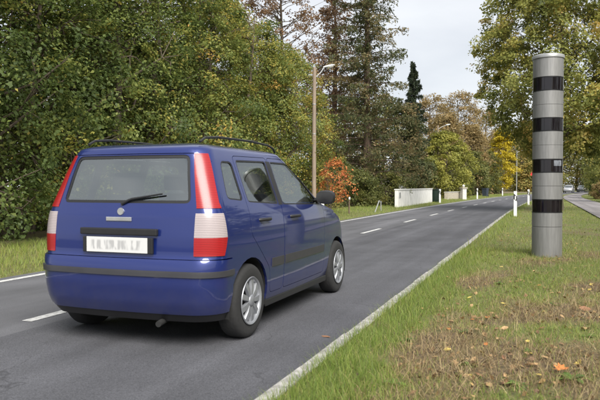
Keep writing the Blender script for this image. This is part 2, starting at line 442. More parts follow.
# left verge
n = 50000; t = 3.0 * (110 / 3.0) ** rs.rand(n); l = ROAD_L + 0.02 + 2.9 * rs.rand(n) ** 1.1; X, Y = R(l, t)
lush = fbm(l * 1.1, t * 1.1, 5, 3)
blades("roadside_grass", X, Y, -0.03 + 0.10 * np.clip((l - ROAD_L) / 1.5, 0, 1), (0.05 + 0.10 * rs.rand(n)) * (0.5 + lush) * (0.6 + .5 * np.clip((l - ROAD_L) / .8, 0, 1)), np.clip(0.30 + 0.32 * rs.rand(n) + 0.3 * (lush - .5) + (rs.rand(n) < .12) * .25, 0, 1), 0.0035 * (0.7 + .02 * t), 0.6, 14,
       "green grass strip between white edge line and tree row", "grass")

# small bits of leaf litter
n = 9000; t = 2.8 * (20 / 2.8) ** rs.rand(n); l = -4.5 + 5.7 * rs.rand(n)
kp = rs.rand(n) < 0.25 + 0.75 * bare_map(l, t); l, t = l[kp], t[kp]; n = len(l); X, Y = R(l, t)
P0 = np.stack([X, Y, verge_h(l, t) + 0.008 + 0.02 * rs.rand(n)], 1)
A = rs.normal(size=(n, 3)) * [1, 1, .35]; A /= np.linalg.norm(A, axis=1, keepdims=True); B = np.cross(A, rs.normal(size=(n, 3)) * [.3, .3, 1]); B /= np.linalg.norm(B, axis=1, keepdims=True)
sz = (0.008 + 0.022 * rs.rand(n) ** 2)[:, None]
v = np.stack([P0 - A * sz, P0 + B * sz * .6, P0 + A * sz, P0 - B * sz * .6], 1).reshape(-1, 3)
LIT = leaf_mat("leaf_litter", [(0, (.05, .03, .018)), (.5, (.17, .10, .05)), (.85, (.34, .22, .10)), (1, (.45, .30, .12))], .1)
tag(link("leaf_litter", np_mesh("leaf_litter", v, np.arange(n * 4).reshape(-1, 4), np.clip(rs.normal(.5, .25, n), 0, 1)), LIT), "brown crumbled leaf litter over bare patches of verge", "leaf litter", kind='stuff')

# fallen leaves: a few shapes, each leaf an object
def leaf_shape(kind, seed):
    rs = np.random.RandomState(seed)
    if kind == 'oval':
        pl = [(0, -.5), (.16, -.38), (.27, -.1), (.24, .15), (.1, .4), (0, .52), (-.1, .4), (-.25, .14), (-.26, -.12), (-.15, -.38)]
    else:
        pl = [(0, -.5), (.05, -.2), (.32, -.3), (.25, -.08), (.5, .06), (.3, .14), (.34, .36), (.12, .28), (0, .55), (-.12, .28), (-.34, .36), (-.3, .14), (-.5, .06), (-.25, -.08), (-.32, -.3), (-.05, -.2)]
    cu, tw = rs.uniform(.2, .9), rs.uniform(-.5, .5)
    zf = lambda x, y: cu * (abs(x) ** 1.6 * 1.3 + y * y * .5) + tw * x * y + rs.uniform(-.02, .02)
    v = [(0, 0, 0.0)] + [(x, y, zf(x, y)) for x, y in pl]
    n = len(pl); f = [(0, i + 1, (i + 1) % n + 1) for i in range(n)]
    v = np.array(v); v[:, 2] -= v[:, 2].min()
    f += [(a, c, b_) for a, b_, c in []]
    me = bpy.data.meshes.new("fallen_leaf"); me.from_pydata([tuple(q) for q in v], [], f); me.update()
    return me
LC = {'tan': (0.36, 0.23, 0.11), 'brown': (0.20, 0.10, 0.05), 'orange': (0.46, 0.16, 0.04), 'yellow': (0.52, 0.40, 0.10)}
for c in LC: M['leaf_' + c] = simple("dry_leaf_" + c, LC[c], 0.75, var=0.35, scale=7)
leaf_bank = {}
for c in LC:
    leaf_bank[c] = []
    for s in range(4):
        me = leaf_shape('oval' if s < 3 else 'lobed', s * 7 + len(c)); me.materials.append(M['leaf_' + c]); leaf_bank[c].append(me)
rsl = np.random.RandomState(77)
def put_leaf(l, t, c, size, label, group, shape=None, lift=None, road_z=None):
    s = rsl.randint(4) if shape is None else shape
    o = bpy.data.objects.new("fallen_leaf", leaf_bank[c][s]); C.objects.link(o)
    x, y = R(l, t); z = float(verge_h(np.array(l), np.array(t))) + (0.012 if lift is None else lift)
    o.location = (float(x), float(y), z if road_z is None else road_z)
    o.scale = (size, size, size); o.rotation_euler = (rsl.normal(0, .3) if road_z is None else 0, rsl.normal(0, .3) if road_z is None else 0, rsl.uniform(0, 6.28))
    return tag(o, label, "leaf", group)
def lt(px, py):
    d = CAM_H * FPX / (py - HORIZON); x = pix(px, d); return -x * CS + d * SN, x * SN + d * CS
l_, t_ = lt(562, 382); put_leaf(l_, t_, 'orange', .105, "large orange lobed fallen leaf lying on the bare brown soil", None, 3, .03)
l_, t_ = lt(326, 338); put_leaf(l_, t_, 'brown', .085, "curled brown leaf lying on the asphalt beside the kerb", None, 0, road_z=0.003)
l_, t_ = lt(586, 318); put_leaf(l_, t_, 'brown', .115, "large dark brown curled leaf standing up from the grass", None, 1, .03)
spots = [(487, 351, 'orange'), (470, 302, 'yellow'), (491, 364, 'tan'), (452, 326, 'tan'), (546, 293, 'brown'), (560, 299, 'tan'), (473, 326, 'orange'), (497, 322, 'tan'),
         (441, 352, 'brown'), (420, 372, 'tan'), (520, 305, 'yellow'), (533, 342, 'tan'), (583, 302, 'tan'), (592, 290, 'yellow'), (505, 366, 'brown'), (545, 318, 'yellow'), (462, 381, 'tan'), (480, 384, 'brown')]
for i in range(110):
    py = 240 + 155 * rsl.rand() ** 0.8; px = rsl.uniform(430, 600)
    spots.append((px, py, rsl.choice(['tan', 'brown', 'orange', 'yellow'], p=[.45, .3, .1, .15])))
for px, py, c in spots:
    l_, t_ = lt(px, py)
    if l_ > 1.25: continue
    if abs(px - 547) < 17 and py < 266: continue
    put_leaf(l_, t_, c, rsl.uniform(.035, .07), "small %s fallen leaf lying on the patchy verge grass" % c, "small %s fallen leaves on the verge" % c)

# broad-leaved weeds in the verge
WEED = leaf_mat("weed_leaves", [(0, (.05, .10, .02)), (.5, (.11, .19, .04)), (1, (.24, .27, .06))], .3)
def weed(px, py, size, seed, label):
    rs = np.random.RandomState(seed); l_, t_ = lt(px, py); x, y = R(l_, t_)
    root = tag(empty("weed_plant", (float(x), float(y), float(verge_h(np.array(l_), np.array(t_))))), label, "weed")
    global last_weed; last_weed = root
    n = rs.randint(6, 10)
    for k in range(n):
        a = 2.4 * k + rs.normal(0, .2); L = size * rs.uniform(.6, 1.1); up = rs.uniform(.35, 1.1); w = L * rs.uniform(.16, .24)
        v = []; ss = (0, .25, .5, .75, 1); ww = (.15, .8, 1, .75, .05)
        for s, q in zip(ss, ww):
            r_ = L * s * math.cos(up * (1 - .5 * s)); z = L * (s * math.sin(up) - .55 * s * s)
            for sd in (-1, 0, 1): v.append((r_ * math.cos(a) - sd * w * q * math.sin(a), r_ * math.sin(a) + sd * w * q * math.cos(a), max(.004, z + (.25 * w * abs(sd) * q))))
        f = []
        for i in range(4):
            for c in range(2): f.append((i * 3 + c, i * 3 + c + 1, i * 3 + c + 4, i * 3 + c + 3))
        link("leaf", np_mesh("leaf", v, f, np.full(len(f), np.clip(rs.normal(.5, .2), 0, 1))), WEED, root, True)
weed(573, 389, .14, 1, "green broad-leaved weed beside the large orange fallen leaf")
WG = "small broad-leaved weeds in the verge"
for i, (px, py, s) in enumerate([(470, 372, .09), (430, 300, .09), (530, 360, .07), (500, 288, .09), (405, 345, .10), (590, 345, .08), (555, 312, .08), (462, 338, .08), (520, 395, .09), (395, 392, .09)]):
    weed(px, py, s, 10 + i, "small low weed rosette among the patchy verge grass")
    last_weed["group"] = WG

# ------------------------------------------------------------------ speed camera tower
TW_D = CAM_H * FPX / (258.8 - HORIZON); TW = (pix(547.2, TW_D), TW_D, 0.035)
tower = tag(empty("speed_camera_tower", TW, -TH), "tall grey metal cylinder with four black glass bands standing in verge grass", "speed camera")
TR = 0.238
bands = [(0.735, 0.955), (1.39, 1.615), (2.065, 2.29), (2.725, 2.955)]
segs = [(-0.06, 0.50), (0.506, 0.735), (0.955, 1.17), (1.174, 1.39), (1.615, 1.84), (1.843, 2.065), (2.29, 2.50), (2.503, 2.725), (2.955, 3.27)]
for a, b in segs:
    e = 0.0022
    MB().lathe([(TR - .02, a), (TR - e, a), (TR, a + e), (TR, b - e), (TR - e, b), (TR - .02, b)], 64).build("housing_section", M['tower'], tower, 0.7)
MB().lathe([(TR - 0.012, -0.05), (TR - 0.012, 3.27)], 48).build("inner_tube", M['tower_frame'], tower, 0.7)
MB().lathe([(TR + .004, 3.262), (TR + .014, 3.266), (TR + .016, 3.31), (TR + .012, 3.318), (TR - .02, 3.33), (0.1, 3.342), (0.001, 3.345)], 64).build("cap", M['tower_cap'], tower, 0.7)
MB().lathe([(TR + .05, -0.05), (TR + .05, -0.005), (TR + .045, 0.0), (TR - .01, 0.0)], 48).build("foot_flange", M['tower_frame'], tower, 0.7)
NP = 14
pane_b = {}
for bi, (z0, z1) in enumerate(bands):
    band = MB().lathe([(TR - .008, z0), (TR + .003, z0 + .001), (TR + .003, z0 + .014), (TR - .004, z0 + .016), (TR - .004, z1 - .016), (TR + .003, z1 - .014), (TR + .003, z1 - .001), (TR - .008, z1)], 64).build("window_band", M['tower_frame'], tower, 0.5)
    for k in range(NP):
        a0 = 2 * math.pi * (k + .03) / NP; a1 = 2 * math.pi * (k + .97) / NP
        r0, r1 = TR - .006, TR + .0005
        v = []
        for r in (r0, r1):
            for z in (z0 + .0165, z1 - .0165):
                for q in range(4):
                    w = a0 + (a1 - a0) * q / 3; v.append((r * math.cos(w), r * math.sin(w), z))
        m = MB(); m.v = v
        for q in range(3):
            m.f += [(8 + q, 9 + q, 13 + q, 12 + q), (q, 4 + q, 5 + q, 1 + q), (q, q + 1, q + 9, q + 8), (q + 4, q + 12, q + 13, q + 5)]
        m.f += [(0, 8, 12, 4), (3, 7, 15, 11)]
        m.build("pane", M['tower_glass'], band, 0.6)
    if bi == 1:
        v = []; m = MB(); a0, a1 = math.radians(-90 + 20.3 + 3), math.radians(-90 + 20.3 + 40)
        za, zb = z0 + .11, z1 - .025
        for r in (TR, TR + .004):
            for z in (za, zb):
                for q in range(4):
                    w = a0 + (a1 - a0) * q / 3; m.v.append((r * math.cos(w), r * math.sin(w), z))
        for q in range(3):
            m.f += [(8 + q, 9 + q, 13 + q, 12 + q), (q, 4 + q, 5 + q, 1 + q), (q, q + 1, q + 9, q + 8), (q + 4, q + 12, q + 13, q + 5)]
        m.f += [(0, 8, 12, 4), (3, 7, 15, 11)]
        m.build("reflection_pane", M['tower_lens'], band, 0.6)  # grey pane stands in for the reflection of a lens or flash window

# ------------------------------------------------------------------ delineator posts and other roadside furniture
def make_post():
    root = empty("delineator_post", (0, 0, 0))
    prof = [(-.06, -.035), (.06, -.035), (.06, .02), (.035, .06), (-.035, .06), (-.06, .02)]
    MB().prism(prof, -0.1, 0.62).build("post_body", M['white_plastic'], root, bevel=0.006)
    b = len(prof); m = MB(); pr = [(x * 1.0, y * 1.0) for x, y in prof]
    zl = lambda x: 0.62 - x * 0.9; zh = lambda x: 0.84 - x * 0.9
    m.v = [(x, y, zl(x)) for x, y in pr] + [(x, y, zh(x)) for x, y in pr]
    m.f = [tuple(reversed(range(b))), tuple(b + i for i in range(b))] + [(i, (i + 1) % b, b + (i + 1) % b, b + i) for i in range(b)]
    m.build("black_band", M['black_plastic'], root)
    m = MB(); m.v = [(x * .985, y * .985, 0.60) for x, y in pr] + [(x * .985, y * .985, .985 - (y + .035) * .7) for x, y in pr]
    m.f = [tuple(reversed(range(b))), tuple(b + i for i in range(b))] + [(i, (i + 1) % b, b + (i + 1) % b, b + i) for i in range(b)]
    m.build("post_head", M['white_plastic'], root)
    MB().box(-.022, .022, -.042, -.0355, .655, .80).build("reflector", M['reflector'], root, bevel=0.003)
    return root
proto = make_post(); first = True
def place_post(px, base_y, label, z=0.03, rz=0.0, tilt=0.0, group="white delineator posts along the road", depth=None):
    global first
    d = depth or (CAM_H - z) * FPX / (base_y - HORIZON)
    o = proto if first else copy_tree(proto); first = False
    o.location = (pix(px, d), d, z); o.rotation_euler = (tilt, tilt * .6, -TH * .5 + rz)
    return tag(o, label, "delineator post", group)
place_post(515.3, 216.3, "white roadside delineator post with black band beside kerb, first after the camera tower")
place_post(528.5, 204.8, "smaller white delineator post beside kerb, second after the camera tower")
place_post(440.0, 202.6, "white delineator post beside dark green bin at the white wall's end")
place_post(477.3, 198.6, "white delineator post across the road between stone pillar and slate bin")
place_post(502.5, 195.6, "distant white delineator post at the outside of the road bend beyond slate bin")
place_post(322.5, 219.0, "white delineator post standing at foot of the wooden lamp pole", z=0.05)

def lamp_pole(name, px, d, height, mat, rad, label, arm_len, arm_az, z0=0.0):
    root = tag(empty(name, (pix(px, d), d, z0)), label, "street lamp", "street lamps along the far roadside")
    MB().tube([(0, 0, -.3), (0, 0, height * .5), (.015, 0, height)], [rad, rad * .88, rad * .74], 12).build("pole", mat, root, 0.6)
    ax, ay = math.cos(arm_az), math.sin(arm_az); h = height - .35
    MB().tube([(0, 0, h - .1), (ax * .25, ay * .25, h + .12), (ax * arm_len, ay * arm_len, h + .36)], 0.026, 8).build("arm", M['galv'], root, 0.6)
    hd = empty("lamp_head", (ax * arm_len, ay * arm_len, h + .36)); hd.parent = root; hd.rotation_euler = (0, -math.radians(13), arm_az)
    m = MB()
    rings = [(-.05, .03, .03), (0, .05, .045), (.12, .085, .06), (.26, .10, .065), (.38, .085, .05), (.45, .03, .02)]
    for (x, w, hh) in rings:
        for k in range(12):
            a = 2 * math.pi * k / 12; m.v.append((x, w * math.cos(a), hh * math.sin(a) if math.sin(a) > 0 else hh * .35 * math.sin(a)))
    for i in range(len(rings) - 1):
        for k in range(12): m.f.append((i * 12 + k, i * 12 + (k + 1) % 12, (i + 1) * 12 + (k + 1) % 12, (i + 1) * 12 + k))
    m.f += [tuple(range(12)), tuple(60 + k for k in range(12))]
    m.build("housing", M['lamp_grey'], hd, 0.7)
    m = MB(); m.v = []; rr = [(.1, .06, .0), (.12, .07, -.045), (.24, .085, -.06), (.36, .06, -.04), (.38, .05, .0)]
    for (x, w, dz) in rr:
        for k in range(7):
            a = math.pi * k / 6; m.v.append((x, -w * math.cos(a), dz * math.sin(a) - .015))
    for i in range(4):
        for k in range(6): m.f.append((i * 7 + k, i * 7 + k + 1, (i + 1) * 7 + k + 1, (i + 1) * 7 + k))
    m.build("lens", M['lamp_glass'], hd, 0.9)
    for q in (.55, .75): MB().tube([(0, 0, height * q - .015), (0, 0, height * q + .015)], rad * .9 + .006, 12).build("pole_band", M['galv'], root, 0.6)
    return root
lamp_pole("street_lamp", 314, 26.5, 6.0, M['pole_wood'], .095, "wooden street lamp pole with one angled lamp arm above red-leaved bush", .42, math.radians(8), .04)
lamp_pole("street_lamp", 437.5, 63, 7.1, M['pole_wood'], .10, "street lamp whose head rises out of the yellow-green tree", .8, math.radians(5), .02)
lamp_pole("street_lamp", 516.5, 112, 7.4, M['galv'], .075, "slim distant street lamp before bright yellow tree beside road bend", 1.0, math.radians(10), 0.0)

def stake(px, by, h, rad, mat, label, tilt, top=None, z=0.03):
    d = (CAM_H - z) * FPX / (by - HORIZON)
    root = tag(empty("marker_stake", (pix(px, d), d, z)), label, "stake"); root.rotation_euler = (tilt[0], tilt[1], 0.4)
    MB().tube([(0, 0, -.15), (0, 0, h)], [rad, rad * .85], 8).build("stake_shaft", mat, root, .6)
    MB().tube([(0, 0, h - .09), (0, 0, h + .012)], rad * 1.12, 8).build("stake_cap", top or mat, root, .6)
stake(349, 214.3, .72, .035, M['shed_wood'], "dark wooden marker stake with pale top beside red-leaved bush", (0, .03), M['white_plastic'])
stake(375, 212, .55, .032, M['galv'], "pale leaning stake in roadside grass before the tall brown conifer", (.1, .35))
stake(381, 210.5, .45, .03, M['galv'], "short upright pale stake in roadside grass before the white wall", (.05, -.05))

# white garden wall
def wall_along(name, p0, p1, h, th, mat, label, cope=None, panels=1, z=0.0):
    p0, p1 = Vector((*p0, 0)), Vector((*p1, 0)); d = p1 - p0; L = d.length
    root = tag(empty(name, (p0.x, p0.y, z), math.atan2(d.y, d.x)), label, "wall")
    for k in range(panels):
        a, b = L * k / panels, L * (k + 1) / panels
        MB().box(a + .004, b - .004, -th / 2, th / 2, -.15, h).build("wall_panel", mat, root, bevel=.008)
    MB().box(-.03, L + .03, -th / 2 - .03, th / 2 + .03, h + .002, h + .06).build("coping", cope or mat, root, bevel=.01)
    return root
wz = 36.0; we = 47.5
wp0, wp1 = (pix(396.5, wz), wz), (pix(431, we), we)
wall = wall_along("garden_wall", wp0, wp1, 0.98, .2, M['white_wall'], "low white rendered garden wall along the roadside verge", M['white_wall'], 1, z=.02)
pl = MB().box(.25, .6, -.125, -.104, .55, .85).build("wall_plate", M['galv'], wall, bevel=.004)
wall_along("stone_wall", (pix(446, 56), 56.0), (pix(460.5, 60.5), 60.5), .66, .3, M['stone'], "low beige stone wall between dark green bin and pale pillar", M['coping'], 3, z=.02)
gp = tag(empty("gate_pillar", (pix(463.5, 59), 59, .02), .3), "pale stone gate pillar with cap beside the beige wall", "pillar")
MB().box(-.2, .2, -.2, .2, -.1, 1.0).build("pillar_shaft", M['coping'], gp, bevel=.015)
MB().box(-.27, .27, -.27, .27, 1.002, 1.09).build("pillar_cap", M['stone'], gp, bevel=.015)
m = MB().lathe([(.001, 1.36), (.07, 1.34), (.11, 1.27), (.12, 1.2), (.09, 1.13), (.05, 1.091)], 12); m.build("finial", M['coping'], gp, .9)

def wheelie_bin(px, d, mat, label, rz):
    root = tag(empty("wheelie_bin", (pix(px, d), d, .03), rz), label, "bin")
    m = MB(); m.v = [(x * .24, y * .24, 0.06) for x, y in ((-1, -1), (1, -1), (1, 1), (-1, 1))] + [(x * .29, y * .32, .92) for x, y in ((-1, -1), (1, -1), (1, 1), (-1, 1))]
    m.f = [(3, 2, 1, 0), (4, 5, 6, 7), (0, 1, 5, 4), (1, 2, 6, 5), (2, 3, 7, 6), (3, 0, 4, 7)]
    m.build("bin_body", mat, root, bevel=.02)
    MB().box(-.31, .31, -.36, .33, .925, .985).build("lid", mat, root, bevel=.02)
    MB().tube([(-.25, .37, .88), (.25, .37, .88)], .018, 8).build("handle", M['black_plastic'], root, .6)
    for s in (-1, 1): MB().lathe([(.02, s * .27), (.1, s * .27), (.1, s * .22), (.02, s * .22)], 16, 'y').build("wheel", M['black_plastic'], root, .6).location = (0, 0, 0)
    for ch in root.children:
        if ch.name.startswith("wheel"): ch.rotation_euler = (0, 0, math.pi / 2); ch.location = (0, .24, .1)
    return root
wheelie_bin(435.8, 47.8, M['bin_green'], "dark green wheelie bin at the end of the white wall", -.6)
wheelie_bin(485.3, 74, M['bin_blue'], "dark slate wheelie bin beside the road near the bend", -.7)

# small shed behind the wall
sh = tag(empty("garden_shed", (pix(391, 41), 41, 0.0), -TH), "small dark wooden shed with grey gable roof behind white wall", "shed")
for k in range(9):
    z = .02 + k * .125
    for s in (-1, 1):
        MB().box(-.62, .62, s * .72 - .012, s * .72 + .012, z, z + .12).build("board", M['shed_wood'], sh)
        MB().box(s * .632 - .012, s * .632 + .012, -.74, .74, z, z + .12).build("board", M['shed_wood'], sh)
for s in (-1, 1):
    m = MB(); m.v = [(-.62, s * .715, 1.145), (.62, s * .715, 1.145), (0, s * .715, 1.5), (-.62, s * .69, 1.145), (.62, s * .69, 1.145), (0, s * .69, 1.5)]
    m.f = [(0, 1, 2), (5, 4, 3), (0, 3, 4, 1), (1, 4, 5, 2), (2, 5, 3, 0)]; m.build("gable", M['shed_wood'], sh)
    m = MB(); m.v = [(0, -.85, 1.55), (0, .85, 1.55), (s * .78, .85, 1.10), (s * .78, -.85, 1.10), (0, -.85, 1.51), (0, .85, 1.51), (s * .78, .85, 1.06), (s * .78, -.85, 1.06)]
    m.f = [(0, 1, 2, 3), (7, 6, 5, 4), (0, 3, 7, 4), (1, 5, 6, 2), (2, 6, 7, 3), (0, 4, 5, 1)]
    rf = m.build("roof", M['shed_roof'], sh)
    m = MB(); y = -.862
    m.v = [(0, y, 1.565), (s * .80, y, 1.105), (s * .80, y, 1.02), (0, y, 1.475), (0, y - .02, 1.565), (s * .80, y - .02, 1.105), (s * .80, y - .02, 1.02), (0, y - .02, 1.475)]
    m.f = [(0, 1, 2, 3), (7, 6, 5, 4), (0, 4, 5, 1), (1, 5, 6, 2), (2, 6, 7, 3), (3, 7, 4, 0)]
    m.build("barge_board", M['coping'], rf)

# triangular warning sign
sd = 45.0
sg = tag(empty("warning_sign", (pix(535, sd), sd, .03), -.05), "red-bordered triangular warning sign on grey pole behind the camera tower", "traffic sign")
MB().tube([(0, 0, -.2), (0, 0, 2.55)], .03, 10).build("pole", M['galv'], sg, .6)
def tri(r, y0, y1, zc, rnd=.12):
    m = MB(); pts = []
    for k in range(3):
        a = math.pi / 2 + 2 * math.pi * k / 3
        for da in (-.35, -.12, .12, .35):
            cx, cz = math.cos(a) * (r - rnd), math.sin(a) * (r - rnd); pts.append((cx + math.cos(a + da * 2.6) * rnd * .5, zc + cz + math.sin(a + da * 2.6) * rnd * .5))
    n = len(pts); m.v = [(x, y0, z) for x, z in pts] + [(x, y1, z) for x, z in pts]
    m.f = [tuple(range(n)), tuple(reversed(range(n, 2 * n)))] + [(i, n + i, n + (i + 1) % n, (i + 1) % n) for i in range(n)]
    return m
pb = tri(.44, -.048, -.034, 2.15).build("sign_board", M['sign_red'], sg)
tri(.29, -.054, -.0485, 2.15, .1).build("sign_face", M['sign_white'], pb)
tri(.43, -.033, -.028, 2.15).build("sign_back", M['galv'], pb)
# ------------------------------------------------------------------ trees
PAL = {
 'hedge': [(0, (0.048, 0.073, 0.022)), (.3, (0.109, 0.152, 0.041)), (.55, (0.209, 0.242, 0.059)), (.8, (0.400, 0.341, 0.073)), (1, (0.544, 0.333, 0.086))],
 'olive': [(0, (0.059, 0.075, 0.023)), (.4, (0.156, 0.169, 0.049)), (.7, (0.267, 0.243, 0.066)), (1, (0.414, 0.282, 0.086))],
 'linden': [(0, (0.076, 0.099, 0.029)), (.35, (0.190, 0.213, 0.056)), (.65, (0.332, 0.327, 0.085)), (.85, (0.514, 0.415, 0.112)), (1, (0.627, 0.415, 0.133))],
 'rust': [(0, (0.090, 0.058, 0.038)), (.5, (0.225, 0.142, 0.078)), (1, (0.375, 0.233, 0.121))],
 'conifer': [(0, (0.034, 0.052, 0.021)), (.42, (0.093, 0.109, 0.043)), (.72, (0.213, 0.170, 0.076)), (1, (0.354, 0.248, 0.122))],
 'spruce': [(0, (0.022, 0.034, 0.020)), (.6, (0.054, 0.072, 0.040)), (1, (0.096, 0.102, 0.048))],
 'yellowgreen': [(0, (.12, .135, .03)), (.5, (.31, .31, .065)), (1, (.46, .41, .09))],
 'yellow': [(0, (.22, .19, .02)), (.5, (.55, .44, .035)), (1, (.72, .58, .07))],
 'tan': [(0, (0.132, 0.109, 0.048)), (.5, (0.317, 0.238, 0.103)), (1, (0.476, 0.335, 0.157))],
 'red': [(0, (0.216, 0.095, 0.036)), (.4, (0.486, 0.149, 0.060)), (.75, (0.675, 0.270, 0.096)), (1, (0.324, 0.297, 0.072))],
}
LM = {k: leaf_mat("leaves_" + k, v) for k, v in PAL.items()}

def leaf_quads(P, N, size, rs, aspect=0.62):
    n = len(P)
    N = N / np.linalg.norm(N, axis=1, keepdims=True)
    A = rs.normal(size=(n, 3)); A -= (A * N).sum(1, keepdims=True) * N; A /= np.linalg.norm(A, axis=1, keepdims=True)
    B = np.cross(N, A); s = (size * (0.6 + 0.8 * rs.rand(n)))[:, None]
    F = N * s * (.05 + .16 * rs.rand(n)[:, None])
    v = np.stack([P - A * s * .5, P + B * s * aspect * .5 - A * s * .05 + F, P + A * s * .5 - F * .4, P - B * s * aspect * .5 - A * s * .05 + F], 1).reshape(-1, 3)
    return v, np.arange(n * 4).reshape(-1, 4)

def tree(name, label, group, loc, H, r, pal, nleaf, size, seed, base=0.25, nclump=None, tone0=.42, trunk_r=None, clump_r=.55, rz_pow=1.0, bark='bark', cat="tree", lump=.35, limbs=46, shell=.42, stems=1, sq=(1.0, 1.0), clump_tone=.16, top_pow=.5):
    """crown between base*H and H; its radius follows an egg with lumps; clumps of leaves hang on limbs that leave the trunk"""
    rs = np.random.RandomState(seed)
    root = tag(empty(name, loc), label, cat, group)
    nclump = nclump or int(70 + r * r * 26)
    z0 = base * H; hh = H - z0
    u = rs.rand(nclump) ** .85; ang = rs.rand(nclump) * 2 * np.pi
    prof = np.clip(np.sin(np.pi * np.clip(.10 + .88 * u, 0, 1) ** (.75 * rz_pow)), .03, 1) ** top_pow     # crown outline
    lum = 1 - lump + 2 * lump * vnoise(ang * 1.2 + seed, u * 4.2 + seed, seed % 50)
    rad = r * prof * lum * (shell + (1 - shell) * rs.rand(nclump) ** .6)
    cl = np.stack([np.cos(ang) * rad * sq[0], np.sin(ang) * rad * sq[1], z0 + hh * u - .25 * clump_r], 1)
    # limbs
    tr = trunk_r or .02 * H + .03
    tm = MB(); top = []
    for s in range(stems):
        a = rs.rand() * 6.28; sp = 0 if stems == 1 else .12 * r + .1
        pts = []; x, y = math.cos(a) * sp, math.sin(a) * sp
        for k in range(7):
            q = k / 6; pts.append((x, y, -0.15 + q * (H * .93 + .15)))
            x += rs.normal(0, .025 * H * .35) + (math.cos(a) * .06 * r if stems > 1 else 0); y += rs.normal(0, .025 * H * .35) + (math.sin(a) * .06 * r if stems > 1 else 0)
        tm.tube(pts, [tr * (1.25 if k == 0 else 1) * (1 - .88 * k / 6) / (1 if stems == 1 else 1.5) for k in range(7)], 9)
        top.append(np.array(pts))
    idx = rs.choice(nclump, min(limbs, nclump), replace=False); nodes = []
    for i in idx:
        c = cl[i]; tp = top[rs.randint(stems)]
        zb = np.clip(c[2] - (.35 + .4 * rs.rand()) * math.hypot(c[0], c[1]) - .1, .08 * H, H * .85)
        q = np.array([np.interp(zb, tp[:, 2], tp[:, 0]), np.interp(zb, tp[:, 2], tp[:, 1]), zb])
        m1 = q + (c - q) * .4 + np.array([0, 0, -.04 * r]) + rs.normal(0, .05 * r, 3); m2 = q + (c - q) * .75 + rs.normal(0, .04 * r, 3)
        w = tr * .28 * (1 - .7 * zb / H)
        tm.tube([q, m1, m2, c], [w, w * .65, w * .4, w * .15], 5, cap=False); nodes += [m1, m2]
    nodes = np.array(nodes)
    rest = [i for i in range(nclump) if i not in set(idx)]
    for i in rest[:140]:
        c = cl[i]; d = ((nodes - c) ** 2).sum(1); q = nodes[d.argmin()]
        mid = (q + c) / 2 + rs.normal(0, .05 * r, 3)
        tm.tube([q, mid, c], [tr * .09, tr * .06, tr * .03], 4, cap=False)
    tm.build("trunk", M[bark], root, 0.9)
    # leaves
    w = rs.rand(nclump) + .4; w /= w.sum(); ci = rs.choice(nclump, nleaf, p=w)
    cr = clump_r * (.55 + .8 * rs.rand(nclump))
    off = rs.normal(size=(nleaf, 3)); off *= (rs.rand(nleaf) ** .45 / np.linalg.norm(off, axis=1))[:, None]
    nb = cl - np.array([0, 0, z0 + hh * .35]); nb /= (np.linalg.norm(nb, axis=1, keepdims=True) + 1e-6); nb = nb * .7 + rs.normal(0, .45, (nclump, 3)) + np.array([0, 0, .75]); nb /= np.linalg.norm(nb, axis=1, keepdims=True)
    off -= (off * nb[ci]).sum(1, keepdims=True) * nb[ci] * .5            # sprays: leaves lie in a flattened layer
    off *= cr[ci][:, None]
    P = cl[ci] + off; P[:, 2] = np.maximum(P[:, 2], .05)
    N = rs.normal(size=(nleaf, 3)) * .55 + off / (cr[ci][:, None] + 1e-6) * .35 + nb[ci] * 1.1
    v, f = leaf_quads(P, N, np.full(nleaf, size), rs)
    ct = rs.normal(0, clump_tone, nclump)
    tone = np.clip(tone0 + ct[ci] + rs.normal(0, .085, nleaf) + (rs.rand(nleaf) < .02) * .3, 0, 1)
    link("crown", np_mesh("crown", v, f, tone), LM[pal], root)
    return root

